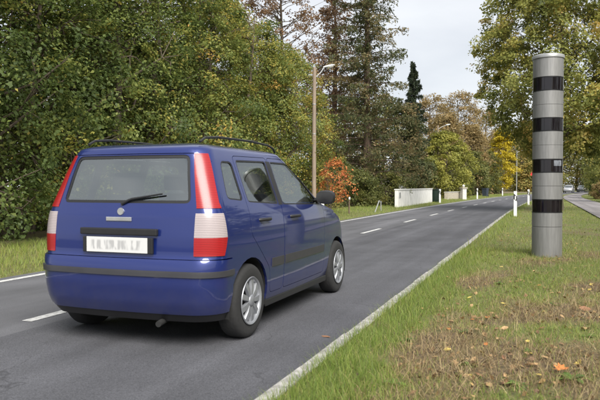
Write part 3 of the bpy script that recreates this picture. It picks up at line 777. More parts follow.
def conifer(name, label, group, loc, H, r, pal, nneedle, seed, z0=.06, droop=.35, tone0=.4, size=.16, nbr=150, sparse=.0, pw=.75):
    rs = np.random.RandomState(seed); root = tag(empty(name, loc), label, "tree", group)
    tr = .014 * H + .05; tm = MB()
    xs = np.cumsum(np.concatenate([[0], rs.normal(0, .05, 8)])); ys = np.cumsum(np.concatenate([[0], rs.normal(0, .05, 8)])); zs = np.linspace(-.2, H, 9)
    tm.tube(list(zip(xs, ys, zs)), [tr * (1 - .97 * k / 8) for k in range(9)], 10)
    P = []; T = []; D = []
    per = nneedle // nbr
    for k in range(nbr):
        q = z0 + (1 - z0) * (k + rs.rand()) / nbr * .985
        zb = q * H; L = r * ((1 - q) ** pw) * (.55 + .6 * rs.rand()) + .12
        if rs.rand() < sparse: L *= .5
        a = k * 2.399 + rs.normal(0, .4); dx, dy = math.cos(a), math.sin(a)
        bx, by = np.interp(zb, zs, xs), np.interp(zb, zs, ys)
        rise = (.25 + .5 * q) * L * rs.uniform(.2, 1.0) - droop * L
        s = np.linspace(0, 1, 6); cz = zb + rise * s + droop * L * .55 * (s - s * s) * 2 + .10 * L * s ** 3
        pts = np.stack([bx + dx * L * s, by + dy * L * s, cz], 1)
        tm.tube(pts[[0, 2, 4, 5]], [.012 + .012 * L, .01 + .006 * L, .008, .003], 4, cap=False)
        n = max(8, int(per * (.25 + L / r * 1.3)))
        sp = rs.rand(n) ** .7 * .92 + .08
        c = np.stack([np.interp(sp, s, pts[:, j]) for j in range(3)], 1)
        side = rs.normal(0, .30 * L * .45, n) * (1.15 - sp)
        c[:, 0] += -dy * side; c[:, 1] += dx * side
        c[:, 2] += -np.abs(rs.normal(0, .16 + .05 * L, n)) * (.5 + droop) + rs.normal(0, .05, n) - .18 * np.abs(side)
        P.append(c); T.append(np.full(n, rs.normal(0, .13)))
        D.append(np.tile([dx * .6, dy * .6, 0], (n, 1)) + rs.normal(0, .6, (n, 3)) + np.array([0, 0, -.45]))
    tm.build("trunk", M['bark_red'], root, .9)
    P = np.concatenate(P); T = np.concatenate(T); A = np.concatenate(D); n = len(P); A /= np.linalg.norm(A, axis=1, keepdims=True)
    Bv = np.cross(A, rs.normal(size=(n, 3))); Bv /= np.linalg.norm(Bv, axis=1, keepdims=True)
    s = (size * (.6 + .8 * rs.rand(n)))[:, None]
    P[:, 2] = np.maximum(P[:, 2], .12)
    v = np.stack([P - A * s * .5, P + Bv * s * .17, P + A * s * .5, P - Bv * s * .17], 1).reshape(-1, 3)
    tone = np.clip(tone0 + T + rs.normal(0, .14, n), 0, 1)
    link("crown", np_mesh("crown", v, np.arange(n * 4).reshape(-1, 4), tone), LM[pal], root)
    return root

def RL(l, t, z=.05):
    x, y = R(l, t); return (float(x), float(y), z)
def PX(px, d, z=.0): return (pix(px, d), d, z)

ROW = "leafy trees in the row behind the roadside grass"
row = [(4.2, 10.9, 8.2, .36), (6.8, 11.1, 8.4, .36), (9.4, 10.9, 8.6, .34), (11.8, 11.2, 8.4, .34), (14.2, 10.9, 8.8, .36), (16.7, 11.3, 8.8, .40), (19.1, 11.0, 8.6, .50), (21.6, 11.2, 8.1, .52), (24.2, 11.0, 7.9, .52), (26.8, 10.7, 7.1, .60)]
for i, (t, l, h, tn) in enumerate(row):
    lab = "dense dark green tree leafy down to the grass in the roadside row" if i < 6 else "yellowish green tree leafy down to the grass in the roadside row"
    tree("row_tree", lab, ROW, RL(l, t), h, 2.25, 'hedge', 15000 if i < 2 else 38000, .15 if i < 2 else .086, 100 + i, base=.02, tone0=tn, nclump=430, clump_r=.50, stems=2, limbs=70, clump_tone=.15, rz_pow=.9, lump=.28, shell=.5, top_pow=.42)
for i, (t, l, h) in enumerate([(5, 14.8, 11), (10, 15.2, 11.5), (14.5, 15, 11.5), (18.6, 15, 10.6)]):
    tree("tall_tree", "taller green tree standing behind the roadside tree row", "taller trees behind the roadside row", RL(l, t), h, 2.9, 'hedge', 12000, .18, 130 + i, base=.1, tone0=.38, clump_r=.8, nclump=200)
for i, (t, l, h) in enumerate([(20.5, 15.5, 7.6), (23.5, 16.5, 7.4), (26.5, 15.5, 7.0), (29.5, 14.5, 6.4), (30, 19.5, 8.0), (25, 21, 8.2), (45, 24, 8.5), (52, 22, 9.5), (58, 21, 9.5), (62, 18.5, 10), (68, 17, 10.5)]):
    tree("backing_tree", "green tree filling the gap behind yellowish row trees", "trees behind the yellowish row trees", RL(l, t), h, 2.7, 'hedge', 6500, .22, 140 + i, base=.03, tone0=.48, clump_r=.8, nclump=190)
tree("rusty_tree", "thinly leaved rust-brown tree with bare branches behind yellowish row trees", None, PX(283, 47), 18.5, 4.6, 'rust', 15000, .17, 151, base=.32, clump_r=.6, nclump=330, limbs=130, tone0=.5, trunk_r=.26, shell=.3)
conifer("conifer", "tall brown-green conifer with drooping branches, its top out of sight", None, PX(367, 43), 20.5, 3.9, 'conifer', 46000, 161, size=.20, nbr=300, droop=.30, tone0=.5, sparse=.4, pw=.6)
conifer("conifer", "slimmer rust-brown conifer beside wooden lamp pole behind the red bush", None, PX(334, 47), 18, 3.1, 'rust', 20000, 162, size=.20, nbr=220, droop=.2, tone0=.5, sparse=.4, pw=.6)
conifer("spruce", "narrow dark spruce with pointed top against the sky", None, PX(412.5, 62), 13.2, 2.3, 'spruce', 20000, 163, size=.30, nbr=170, droop=.3, pw=.85)
tree("olive_tree", "dark olive-brown tree over the left end of the white wall".replace("left", "shed"), None, PX(400, 51), 7.6, 2.5, 'conifer', 14000, .17, 171, base=.05, tone0=.5, clump_r=.6)
tree("yellow_green_tree", "rounded yellow-green tree hanging over end of white wall", None, PX(445, 62), 6.5, 2.6, 'yellowgreen', 18000, .17, 172, base=.08, tone0=.42, clump_r=.6)
TB = "tan autumn trees behind the yellow-green tree"
for i, (px, d, h, r) in enumerate([(431, 96, 14.6, 4.0), (458, 101, 15.8, 4.2), (484, 112, 14.6, 4.4), (446, 84, 10.5, 3.0), (470, 92, 10.0, 3.0)]):
    tree("autumn_tree", ["tall tan autumn tree between dark spruce and yellow-green tree", "tallest tan autumn tree rising behind the yellow-green tree", "tall tan autumn tree beside the bright yellow tree", "lower tan autumn tree tucked behind the yellow-green tree", "lower tan autumn tree above the stone gate pillar"][i], TB, PX(px, d), h, r, 'tan', 10000, .26, 180 + i, base=.08, tone0=.42 + .05 * (i % 3), clump_r=.85)
DG = "dark olive trees along outside of the bend"
for i, (px, d, h, r) in enumerate([(474, 80, 5.6, 2.1), (487, 98, 6.6, 2.4), (420, 56, 3.6, 1.6), (456, 72, 4.2, 1.9)]):
    tree("bend_tree", ["small dark olive tree behind the slate bin", "small dark olive tree beside the bright yellow tree", "small dark olive tree behind the white garden wall", "small dark olive tree behind the beige stone wall"][i], DG, PX(px, d), h, r, 'olive', 9000, .2, 190 + i, base=.03, tone0=.3, clump_r=.6)
tree("yellow_tree", "bright yellow autumn tree beside slim street lamp at the bend", None, PX(502, 104), 10.6, 2.2, 'yellow', 11000, .26, 201, base=.1, tone0=.45, clump_r=.7)
FT = "distant olive trees closing the view beyond the bend"
for i, (px, d, h, r) in enumerate([(520, 150, 14, 5), (536, 165, 17, 6), (556, 175, 18, 6), (577, 180, 18, 6), (598, 175, 18, 6), (500, 160, 15, 5), (620, 160, 17, 6), (530, 140, 6, 3), (548, 150, 7, 4), (610, 140, 8, 4)]):
    tree("distant_tree", "distant olive tree closing the view beyond road bend", FT, PX(px, d), h, r, 'olive', 8500, .42, 210 + i, base=.05, tone0=.72 if i in (0, 1, 7) else .55, clump_r=1.2)
tree("linden_tree", "large broad linden with yellowing crown behind the speed camera tower", None, PX(560, 31, .04), 13.0, 4.0, 'linden', 92000, .135, 230, base=.22, tone0=.52, clump_r=.60, nclump=900, limbs=90, trunk_r=.16, lump=.25, rz_pow=1.35, top_pow=.75)
PT = "trees and shrubs beside the footpath"
for i, (px, d, h, r) in enumerate([(620, 60, 8, 2.6), (611, 74, 8.5, 2.7), (607, 92, 9, 3.0), (606, 112, 9.5, 3.4), (640, 46, 8, 2.6)]):
    tree("path_tree", "unseen olive green tree added beyond the footpath for car reflections", PT, PX(px, d, .05), h, r, 'linden', 9500, .22, 240 + i, base=.03, tone0=.42, clump_r=.7)
for i, (t, l) in enumerate([(4, -9), (10.5, -8.6), (17, -9), (24, -9)]):  # out of view, added to darken the reflections in the car's glass and paint
    tree("path_tree", "unseen olive green tree added beyond the footpath for car reflections", PT, RL(l, t), 8.5, 2.6, 'linden', 6000, .28, 320 + i, base=.03, tone0=.42, clump_r=.7)
for i, (px, d, h, r, p) in enumerate([(604, 58, 1.7, 1.0, 'tan'), (600, 78, 1.6, 1.0, 'olive'), (597, 98, 1.7, 1.1, 'tan')]):
    tree("path_shrub", ["low tan shrub at the edge of the footpath", "low olive shrub at the edge of the footpath", "low tan shrub where the footpath bends away"][i], PT, PX(px, d, .05), h, r, p, 3500, .12, 250 + i, base=.03, tone0=.5, clump_r=.35, nclump=60, limbs=20, stems=3, cat="shrub")
tree("red_bush", "red and orange leaved bush at foot of wooden lamp pole", None, PX(334, 27.2, .04), 2.3, .78, 'red', 1300, .09, 260, base=.28, tone0=.6, clump_r=.26, nclump=110, limbs=40, stems=3, cat="bush", shell=.3, trunk_r=.03)
SH = "dark shrubs under the conifers"
for i, (px, d, h, r) in enumerate([(352, 36, 2.2, 1.2), (366, 37, 1.8, 1.0), (387, 39, 2.0, 1.1), (318, 33, 2.6, 1.4), (336, 38, 2.8, 1.4), (402, 46, 2.2, 1.1)]):
    tree("shrub", ["dark olive shrub behind dark wooden marker stake", "dark olive shrub at foot of the tall brown-green conifer", "dark olive shrub beside the small garden shed", "dark olive shrub behind the wooden lamp pole", "tallest dark olive shrub behind the red-leaved bush", "dark olive shrub overhanging the white garden wall"][i], SH, PX(px, d, .04), h, r, 'olive', 5000, .11, 270 + i, base=.03, tone0=.28, clump_r=.4, nclump=80, limbs=30, stems=3, cat="shrub")
# ------------------------------------------------------------------ the blue hatchback
def paint_mat(name, col, metal=.35):
    m, n, l, b = new_mat(name)
    b.inputs['Base Color'].default_value = (*col, 1); b.inputs['Metallic'].default_value = metal; b.inputs['Roughness'].default_value = .32
    b.inputs['Coat Weight'].default_value = 1.0; b.inputs['Coat Roughness'].default_value = .04
    tc = n.new("ShaderNodeTexCoord"); nz = n.new("ShaderNodeTexNoise"); nz.inputs['Scale'].default_value = 3; nz.inputs['Detail'].default_value = 8
    l.new(tc.outputs['Object'], nz.inputs['Vector'])
    mr = n.new("ShaderNodeMapRange"); mr.inputs['To Min'].default_value = .26; mr.inputs['To Max'].default_value = .46
    l.new(nz.outputs[0], mr.inputs[0]); l.new(mr.outputs[0], b.inputs['Roughness'])
    # dried road spray low on the panels
    sx = n.new("ShaderNodeSeparateXYZ"); l.new(tc.outputs['Object'], sx.inputs[0])
    lo = n.new("ShaderNodeMapRange"); lo.inputs['From Min'].default_value = .62; lo.inputs['From Max'].default_value = .2; lo.inputs['To Max'].default_value = .5
    l.new(sx.outputs['Z'], lo.inputs[0])
    nd = n.new("ShaderNodeTexNoise"); nd.inputs['Scale'].default_value = 9; nd.inputs['Detail'].default_value = 8; nd.inputs['Roughness'].default_value = .7; l.new(tc.outputs['Object'], nd.inputs['Vector'])
    mu = n.new("ShaderNodeMath"); mu.operation = 'MULTIPLY'; l.new(lo.outputs[0], mu.inputs[0]); l.new(nd.outputs[0], mu.inputs[1])
    mx = n.new("ShaderNodeMix"); mx.data_type = 'RGBA'; mx.inputs[6].default_value = (*col, 1); mx.inputs[7].default_value = (.10, .09, .075, 1)
    l.new(mu.outputs[0], mx.inputs[0]); l.new(mx.outputs[2], b.inputs['Base Color'])
    return m
def glass_mat(name, tint, mixf):
    m, n, l, b = new_mat(name)
    b.inputs['Base Color'].default_value = (*tint, 1); b.inputs['Roughness'].default_value = .03; b.inputs['Specular IOR Level'].default_value = .7
    tr = n.new("ShaderNodeBsdfTransparent"); tr.inputs[0].default_value = (.62, .68, .66, 1)
    mx = n.new("ShaderNodeMixShader"); fr = n.new("ShaderNodeFresnel"); fr.inputs[0].default_value = 1.5
    mr = n.new("ShaderNodeMapRange"); mr.inputs['To Min'].default_value = mixf; mr.inputs['To Max'].default_value = .4; l.new(fr.outputs[0], mr.inputs[0])
    l.new(mr.outputs[0], mx.inputs[0]); l.new(tr.outputs[0], mx.inputs[1]); gl = n.new('ShaderNodeBsdfGlossy'); gl.inputs[0].default_value = (.85, .9, .9, 1); gl.inputs[1].default_value = .02; l.new(gl.outputs[0], mx.inputs[2])
    l.new(mx.outputs[0], n["Material Output"].inputs['Surface'])
    return m
M['blue'] = paint_mat("blue_paint", (.007, .019, .13))
M['car_glass'] = glass_mat("car_glass", (.012, .015, .015), .28)
M['trim'] = simple("black_trim", (.014, .014, .015), .45)
M['rub'] = simple("rub_strip", (.035, .035, .04), .5)
M['tyre'] = simple("tyre_rubber", (.018, .018, .018), .85, scale=40, bump=.3)
M['rim'] = simple("wheel_cover", (.27, .28, .30), .4, .5)
M['well'] = simple("wheel_well", (.012, .012, .012), .95)
M['seat'] = simple("seat_cloth", (.035, .037, .045), .95)
def lens(name, col):
    m, n, l, b = new_mat(name)
    b.inputs['Base Color'].default_value = (*col, 1); b.inputs['Roughness'].default_value = .28; b.inputs['Coat Weight'].default_value = .12; b.inputs['Coat Roughness'].default_value = .1
    tc = n.new("ShaderNodeTexCoord"); wv = n.new("ShaderNodeTexWave"); wv.inputs['Scale'].default_value = 26; wv.bands_direction = 'Z'
    l.new(tc.outputs['Object'], wv.inputs['Vector'])
    bp = n.new("ShaderNodeBump"); bp.inputs['Strength'].default_value = .03; bp.inputs['Distance'].default_value = .002
    wv.inputs['Distortion'].default_value = .6; wv.inputs['Detail'].default_value = 1
    lr = n.new('ShaderNodeMix'); lr.data_type = 'RGBA'; lr.inputs[6].default_value = (*[c * .62 for c in col], 1); lr.inputs[7].default_value = (*[min(1, c * 1.2) for c in col], 1)
    l.new(wv.outputs['Fac'], lr.inputs[0]); l.new(lr.outputs[2], b.inputs['Base Color'])
    l.new(wv.outputs['Fac'], bp.inputs['Height']); l.new(bp.outputs[0], b.inputs['Normal'])
    return m
M['lens_red'] = lens("lens_red", (.30, .012, .014)); M['lens_white'] = lens("lens_white", (.36, .31, .31))
def plate_mat():
    """white plate whose characters cannot be read: soft grey marks"""
    m, n, l, b = new_mat("number_plate")
    tc = n.new("ShaderNodeTexCoord"); mp = n.new("ShaderNodeMapping"); mp.inputs['Scale'].default_value = (1, 20, 7)
    nz = n.new("ShaderNodeTexNoise"); nz.inputs['Scale'].default_value = 1.6; nz.inputs['Detail'].default_value = 1
    l.new(tc.outputs['Object'], mp.inputs[0]); l.new(mp.outputs[0], nz.inputs['Vector'])
    sx = n.new("ShaderNodeSeparateXYZ"); l.new(tc.outputs['Object'], sx.inputs[0])
    def band(sock, mid, half, soft):
        a = n.new("ShaderNodeMath"); a.operation = 'SUBTRACT'; l.new(sock, a.inputs[0]); a.inputs[1].default_value = mid
        c = n.new("ShaderNodeMath"); c.operation = 'ABSOLUTE'; l.new(a.outputs[0], c.inputs[0])
        r = n.new("ShaderNodeMapRange"); r.inputs['From Min'].default_value = half; r.inputs['From Max'].default_value = half - soft; l.new(c.outputs[0], r.inputs[0]); return r.outputs[0]
    mk = n.new("ShaderNodeMath"); mk.operation = 'MULTIPLY'; l.new(band(sx.outputs['Z'], .745, .040, .012), mk.inputs[0]); l.new(band(sx.outputs['Y'], 0, .225, .02), mk.inputs[1])
    th = n.new("ShaderNodeMapRange"); th.inputs['From Min'].default_value = .58; th.inputs['From Max'].default_value = .42; th.inputs['To Max'].default_value = .42; l.new(nz.outputs[0], th.inputs[0])
    m2 = n.new("ShaderNodeMath"); m2.operation = 'MULTIPLY'; l.new(mk.outputs[0], m2.inputs[0]); l.new(th.outputs[0], m2.inputs[1])
    cr = n.new("ShaderNodeValToRGB"); e = cr.color_ramp.elements
    e[0].position, e[0].color = 0, (.55, .55, .54, 1); e[1].position, e[1].color = 1, (.08, .08, .09, 1)
    l.new(m2.outputs[0], cr.inputs[0]); l.new(cr.outputs[0], b.inputs['Base Color']); b.inputs['Roughness'].default_value = .4
    return m
M['plate'] = plate_mat()
M['chrome'] = simple("bright_badge", (.6, .61, .63), .25, .8)
M['plate_blue'] = simple("plate_blue", (.01, .04, .3), .4)

AX_R, AX_F, WR = .63, 2.93, .285
def interp(z, tab): return float(np.interp(z, [a for a, _ in tab], [b for _, b in tab]))
T_XR = [(.20, .10), (.26, .055), (.34, .02), (.46, .0), (.58, .0), (.645, .018), (.66, .035), (.80, .042), (.95, .06), (1.03, .08), (1.25, .135), (1.42, .19), (1.44, .20)]
T_W = [(.20, .735), (.26, .768), (.38, .785), (.55, .792), (.72, .795), (.86, .790), (.96, .775), (1.0, .762), (1.2, .690), (1.36, .635), (1.42, .610), (1.44, .598)]
T_XF = [(.20, 3.42), (.26, 3.47), (.36, 3.525), (.5, 3.54), (.62, 3.525), (.72, 3.49), (.78, 3.45), (.83, 3.38), (.87, 3.27), (.905, 3.12), (.935, 2.98), (.96, 2.84), (.98, 2.72), (1.02, 2.62), (1.2, 2.34), (1.36, 2.07), (1.42, 1.96), (1.44, 1.92)]
T_RC = [(.20, .20), (.5, .20), (.66, .17), (1.0, .13), (1.44, .13)]
def soften(tab, sig):
    zz = np.linspace(tab[0][0], tab[-1][0], 400); v = np.interp(zz, [a for a, _ in tab], [b for _, b in tab])
    d = zz[1] - zz[0]; k = np.exp(-.5 * (np.arange(-60, 61) * d / sig) ** 2); k /= k.sum()
    p = np.concatenate([2 * v[0] - v[60:0:-1], v, 2 * v[-1] - v[-2:-62:-1]])
    return list(zip(zz, np.convolve(p, k, 'same')[60:-60]))
T_W = soften(T_W, .035); T_XF = soften(T_XF, .014); T_XR = soften(T_XR, .010)
def outline(z, xr, xf, w, sc=1.0):
    rc = interp(min(z, 1.44), T_RC) * sc; rf = min(.34, .32 if z < .9 else .22) * sc
    pts = []
    for k in range(13): pts.append((xr, (w - rc) * k / 12))
    for k in range(1, 11):
        a = math.pi / 2 * k / 10; pts.append((xr + rc - rc * math.cos(a), w - rc + rc * math.sin(a)))
    x0, x1 = xr + rc, xf - rf
    for k in range(1, 71): pts.append((x0 + (x1 - x0) * k / 70, w))
    for k in range(1, 9):
        a = math.pi / 2 * k / 8; pts.append((x1 + rf * math.sin(a), w - rf + rf * math.cos(a)))
    for k in range(1, 9): pts.append((xf, (w - rf) * (1 - k / 8)))
    out = []
    for x, y in pts:
        yy = y * (1 - .030 * ((x - 1.6) / 1.7) ** 2 * (1 if x < 1.6 else 1.8))
        bow = .055 * (y / max(w, .05)) ** 2
        wr = max(0, 1 - (x - xr) / .6); wf = max(0, 1 - (xf - x) / .8)
        out.append((x + bow * wr - bow * 2.2 * wf, yy))
    return out
rows = []
for z in list(np.arange(.20, .86, .022)) + list(np.arange(.86, .99, .008)) + list(np.arange(.99, 1.44, .02)) + [1.44]:
    z = float(z); rows.append([(x, y, z) for x, y in outline(z, interp(z, T_XR), interp(z, T_XF), interp(z, T_W))])
base = outline(1.44, .20, 1.92, .598)
cx = 1.08
for q in (.985, .965, .94, .90, .85, .78, .70, .60, .48, .34, .18, .02):
    zz = 1.44 + .075 * (1 - q ** 3.2) ** .55
    rows.append([(cx + (x - cx) * (q * .9 + .1 * q ** .3), y * q, zz) for x, y in base])
nh = len(rows[0])
full_rows = []
for r_ in rows: full_rows.append(r_ + [(x, -y, z) for x, y, z in reversed(r_[1:-1])])
nf = len(full_rows[0]); bm = bmesh.new(); VV = [[bm.verts.new(p) for p in r_] for r_ in full_rows]
for i in range(len(VV) - 1):
    for k in range(nf):
        q = (k + 1) % nf
        try: bm.faces.new((VV[i][k], VV[i][q], VV[i + 1][q], VV[i + 1][k]))
        except ValueError: pass
bmesh.ops.recalc_face_normals(bm, faces=bm.faces)
if sum(f.normal.z for f in bm.faces if f.calc_center_median().z > 1.5) < 0: bmesh.ops.reverse_faces(bm, faces=bm.faces)

from mathutils.bvhtree import BVHTree
bm.normal_update(); bm.faces.ensure_lookup_table()
shell = BVHTree.FromBMesh(bm); shell_faces = [[(v.co.copy(), v.normal.copy()) for v in f.verts] for f in bm.faces]
def cut(poly, view):
    """slice the shell along the edges of a polygon drawn in side view (x,z) or rear/front view (y,z)"""
    ax = 0 if view == 'side' else 1
    lo = [min(p[k] for p in poly) - .03 for k in (0, 1)]; hi = [max(p[k] for p in poly) + .03 for k in (0, 1)]
    n = len(poly)
    for i in range(n):
        a, b = poly[i], poly[(i + 1) % n]; d = (b[0] - a[0], b[1] - a[1]); L = math.hypot(*d)
        if L < 1e-6: continue
        no = (-d[1] / L, 0, d[0] / L) if ax == 0 else (0, -d[1] / L, d[0] / L)
        co = (a[0], 0, a[1]) if ax == 0 else (0, a[0], a[1])
        fs = []
        for f in bm.faces:
            c = f.calc_center_median(); nn = f.normal
            if view == 'side' and abs(nn.y) < .25: continue
            if view == 'rear' and (nn.x > -.15 or c.x > .6): continue
            if view == 'front' and (nn.x < .15 or c.x < 1.5): continue
            u = c.x if ax == 0 else (abs(c.y) if lo[0] >= 0 else c.y)
            if lo[0] - .02 <= u <= hi[0] + .02 and lo[1] - .02 <= c.z <= hi[1] + .02:
                # limit the slice to the neighbourhood of this edge
                s = ((u - a[0]) * d[0] + (c.z - a[1]) * d[1]) / L
                if -.05 <= s <= L + .05: fs.append(f)
        if not fs: continue
        es = {e for f in fs for e in f.edges}; vs_ = {v for f in fs for v in f.verts}
        bmesh.ops.bisect_plane(bm, geom=list(vs_) + list(es) + fs, dist=1e-5, plane_co=co, plane_no=no)
def inpoly(x, y, poly):
    r = False; n = len(poly)
    for i in range(n):
        (x1, y1), (x2, y2) = poly[i], poly[(i + 1) % n]
        if (y1 > y) != (y2 > y) and x < (x2 - x1) * (y - y1) / (y2 - y1) + x1: r = not r
    return r
def inset(poly, d):
    """move the edges of a polygon inward by d"""
    n = len(poly); ar = sum(poly[i][0] * poly[(i + 1) % n][1] - poly[(i + 1) % n][0] * poly[i][1] for i in range(n))
    s = 1 if ar > 0 else -1; out = []
    for i in range(n):
        p0, p1, p2 = Vector(poly[i - 1]), Vector(poly[i]), Vector(poly[(i + 1) % n])
        e1, e2 = (p1 - p0).normalized(), (p2 - p1).normalized()
        n1, n2 = Vector((-e1.y, e1.x)) * s, Vector((-e2.y, e2.x)) * s
        b = (n1 + n2); b = b / max(.25, b.dot(n1)) if b.length > 1e-6 else n1
        out.append(tuple(p1 + b * d))
    return out
def rounded(poly, r, n=4):
    out = []; m = len(poly)
    for i in range(m):
        p0, p1, p2 = Vector(poly[i - 1]), Vector(poly[i]), Vector(poly[(i + 1) % m])
        a = p1 + (p0 - p1).normalized() * min(r, (p0 - p1).length * .45); b = p1 + (p2 - p1).normalized() * min(r, (p2 - p1).length * .45)
        for k in range(n + 1):
            t = k / n; out.append(tuple(a * (1 - t) ** 2 + p1 * 2 * t * (1 - t) + b * t * t))
    return out
def circle(cx_, cz, r, n=28, a0=0, a1=2 * math.pi): return [(cx_ + r * math.cos(a0 + (a1 - a0) * k / n), cz + r * math.sin(a0 + (a1 - a0) * k / n)) for k in range(n)]

S = {}
S['quarter'] = rounded([(.345, 1.075), (.60, 1.055), (.60, 1.36), (.415, 1.36)], .05)
S['rglass'] = rounded([(.675, 1.045), (1.255, 1.015), (1.255, 1.385), (.675, 1.375)], .035)
S['fglass'] = rounded([(1.36, 1.01), (2.36, .985), (2.28, 1.04), (1.88, 1.36), (1.80, 1.385), (1.36, 1.385)], .03)
SEAL = .011
S['bpillar'] = [(1.262, 1.01), (1.353, 1.01), (1.353, 1.385), (1.262, 1.385)]
S['rdoor'] = rounded([(1.02, .285), (1.302, .285), (1.302, 1.418), (.635, 1.408), (.635, .80), (.80, .66), (.985, .50)], .05)
S['fdoor'] = rounded([(1.308, .285), (2.45, .285), (2.45, .94), (2.40, .985), (1.90, 1.418), (1.308, 1.418)], .05)
S['rstrip'] = [(1.03, .505), (1.290, .505), (1.290, .575), (1.03, .575)]
S['fstrip'] = [(1.322, .505), (2.42, .505), (2.42, .575), (1.322, .575)]
ARCH_R = circle(AX_R, WR, .335); ARCH_F = circle(AX_F, WR, .335)
BUMP_S = [(-.2, .1), (.315, .1), (.315, .645), (-.2, .645)]
LAMP_S = [(-.2, .675), (.20, .675), (.235, .80), (.215, 1.05), (.30, 1.405), (-.2, 1.405)]
rear_glass = rounded([(-.555, 1.045), (.555, 1.045), (.49, 1.398), (-.49, 1.398)], .05)
LAMP_Y = [(.60, .675), (.60, 1.02), (.515, 1.405), (.9, 1.405), (.9, .675)]
WIND = rounded([(-.66, 1.0), (.66, 1.0), (.54, 1.385), (-.54, 1.385)], .06)
HEADL = rounded([(.40, .66), (.72, .70), (.72, .86), (.44, .82)], .04)
GAP = .0045
REAR_IN = inset(rear_glass, .022)
for k in ('quarter', 'rglass', 'fglass'): S[k + '_in'] = inset(S[k], SEAL)
for p in (S['quarter'], S['rglass'], S['fglass'], S['bpillar'], S['quarter_in'], S['rglass_in'], S['fglass_in'], S['rdoor'], S['fdoor'], inset(S['rdoor'], GAP), inset(S['fdoor'], GAP), S['rstrip'], S['fstrip'], ARCH_R, ARCH_F): cut(p, 'side')
for z in (.30, .645, .652): pass
cut([(.0, .645), (.36, .645)], 'side'); cut([(.315, .1), (.315, .7)], 'side'); cut([(.0, .652), (.36, .652)], 'side')
cut([(.20, .675), (.235, .80), (.215, 1.05), (.30, 1.405)], 'side'); cut([(-.1, .675), (.3, .675)], 'side'); cut([(-.1, 1.405), (.3, 1.405)], 'side')
for z in (.975, 1.01, .805): cut([(-.1, z), (.32, z)], 'side'); cut([(-.8, z), (.8, z)], 'rear')
cut(rear_glass, 'rear'); cut(REAR_IN, 'rear'); cut([(-.8, 1.412), (.8, 1.412)], 'rear')
for s in (-1, 1): cut([(s * y, z) for y, z in LAMP_Y[:3]], 'rear')
for z in (.645, .652, .675, 1.405): cut([(-.8, z), (.8, z)], 'rear')
for z in (.53, .57, .262): cut([(-.8, z), (.8, z)], 'rear'); cut([(-.1, z), (.36, z)], 'side')
cut(WIND, 'front')
for s in (-1, 1): cut([(s * y, z) for y, z in HEADL], 'front')

surf_n = {}
for v in bm.verts:
    _, _, fi, _ = shell.find_nearest(v.co); acc = Vector((0, 0, 0))
    for c, n_ in shell_faces[fi]: acc += n_ / ((c - v.co).length_squared + 1e-7)
    surf_n[v] = acc.normalized()
groups = {}
def put(key, f): groups.setdefault(key, []).append(f)
bm.normal_update()
for f in bm.faces:
    c = f.calc_center_median(); n_ = f.normal; x, y, z = c; sd_ = 'r' if y < 0 else 'l'; ay = abs(y)
    side = abs(n_.y) > .25
    if side and (inpoly(x, z, ARCH_R) or inpoly(x, z, ARCH_F)): continue
    if x < .7 and n_.x < -.05 and inpoly(y, z, rear_glass): put('rear_glass' if inpoly(y, z, REAR_IN) else 'rear_seal', f); continue
    if x > 1.7 and n_.x > .15 and inpoly(y, z, WIND): put('windscreen', f); continue
    if x > 3 and n_.x > .15 and inpoly(ay, z, HEADL): put('headlight_' + sd_, f); continue
    if .675 < z < 1.405 and x < .5:
        lim = np.interp(z, [.675, .80, 1.05, 1.405], [.20, .235, .215, .30]); yl = np.interp(z, [.675, 1.02, 1.405], [.60, .60, .515])
        if x < lim and ay > yl:
            if .805 <= z < .975: nm = 'lampw_'
            elif z >= 1.01: nm = 'lampu_'
            elif z < .805: nm = 'lampr_'
            else: nm = 'lampgap_'
            put(nm + sd_, f); continue
    if x < .5 and z < .652 and inpoly(x, z, BUMP_S) or (x < .5 and n_.x < -.5 and z < .645):
        put('bumper_strip' if .53 < z < .57 else ('bumper_low' if z < .262 else 'bumper'), f); continue
    if x < .315 and .645 <= z < .652: continue
    if side:
        done = False
        for k in ('quarter', 'rglass', 'fglass'):
            if inpoly(x, z, S[k]): put((k if inpoly(x, z, S[k + '_in']) else k + 'seal') + '_' + sd_, f); done = True
        if done: continue
        if inpoly(x, z, S['bpillar']): put('bpillar_' + sd_, f); continue
        if inpoly(x, z, S['rstrip']): put('rstrip_' + sd_, f); continue
        if inpoly(x, z, S['fstrip']): put('fstrip_' + sd_, f); continue
        for k in ('rdoor', 'fdoor'):
            if inpoly(x, z, S[k]):
                if inpoly(x, z, inset(S[k], GAP)): put(k + '_' + sd_, f)
                done = True
        if done: continue
    if x < .4 and ay < .51 and 1.405 <= z < 1.412: continue
    if x < .4 and n_.x < -.3 and ay < .62 and .652 <= z < 1.405: put('tailgate', f); continue
    put('body', f)

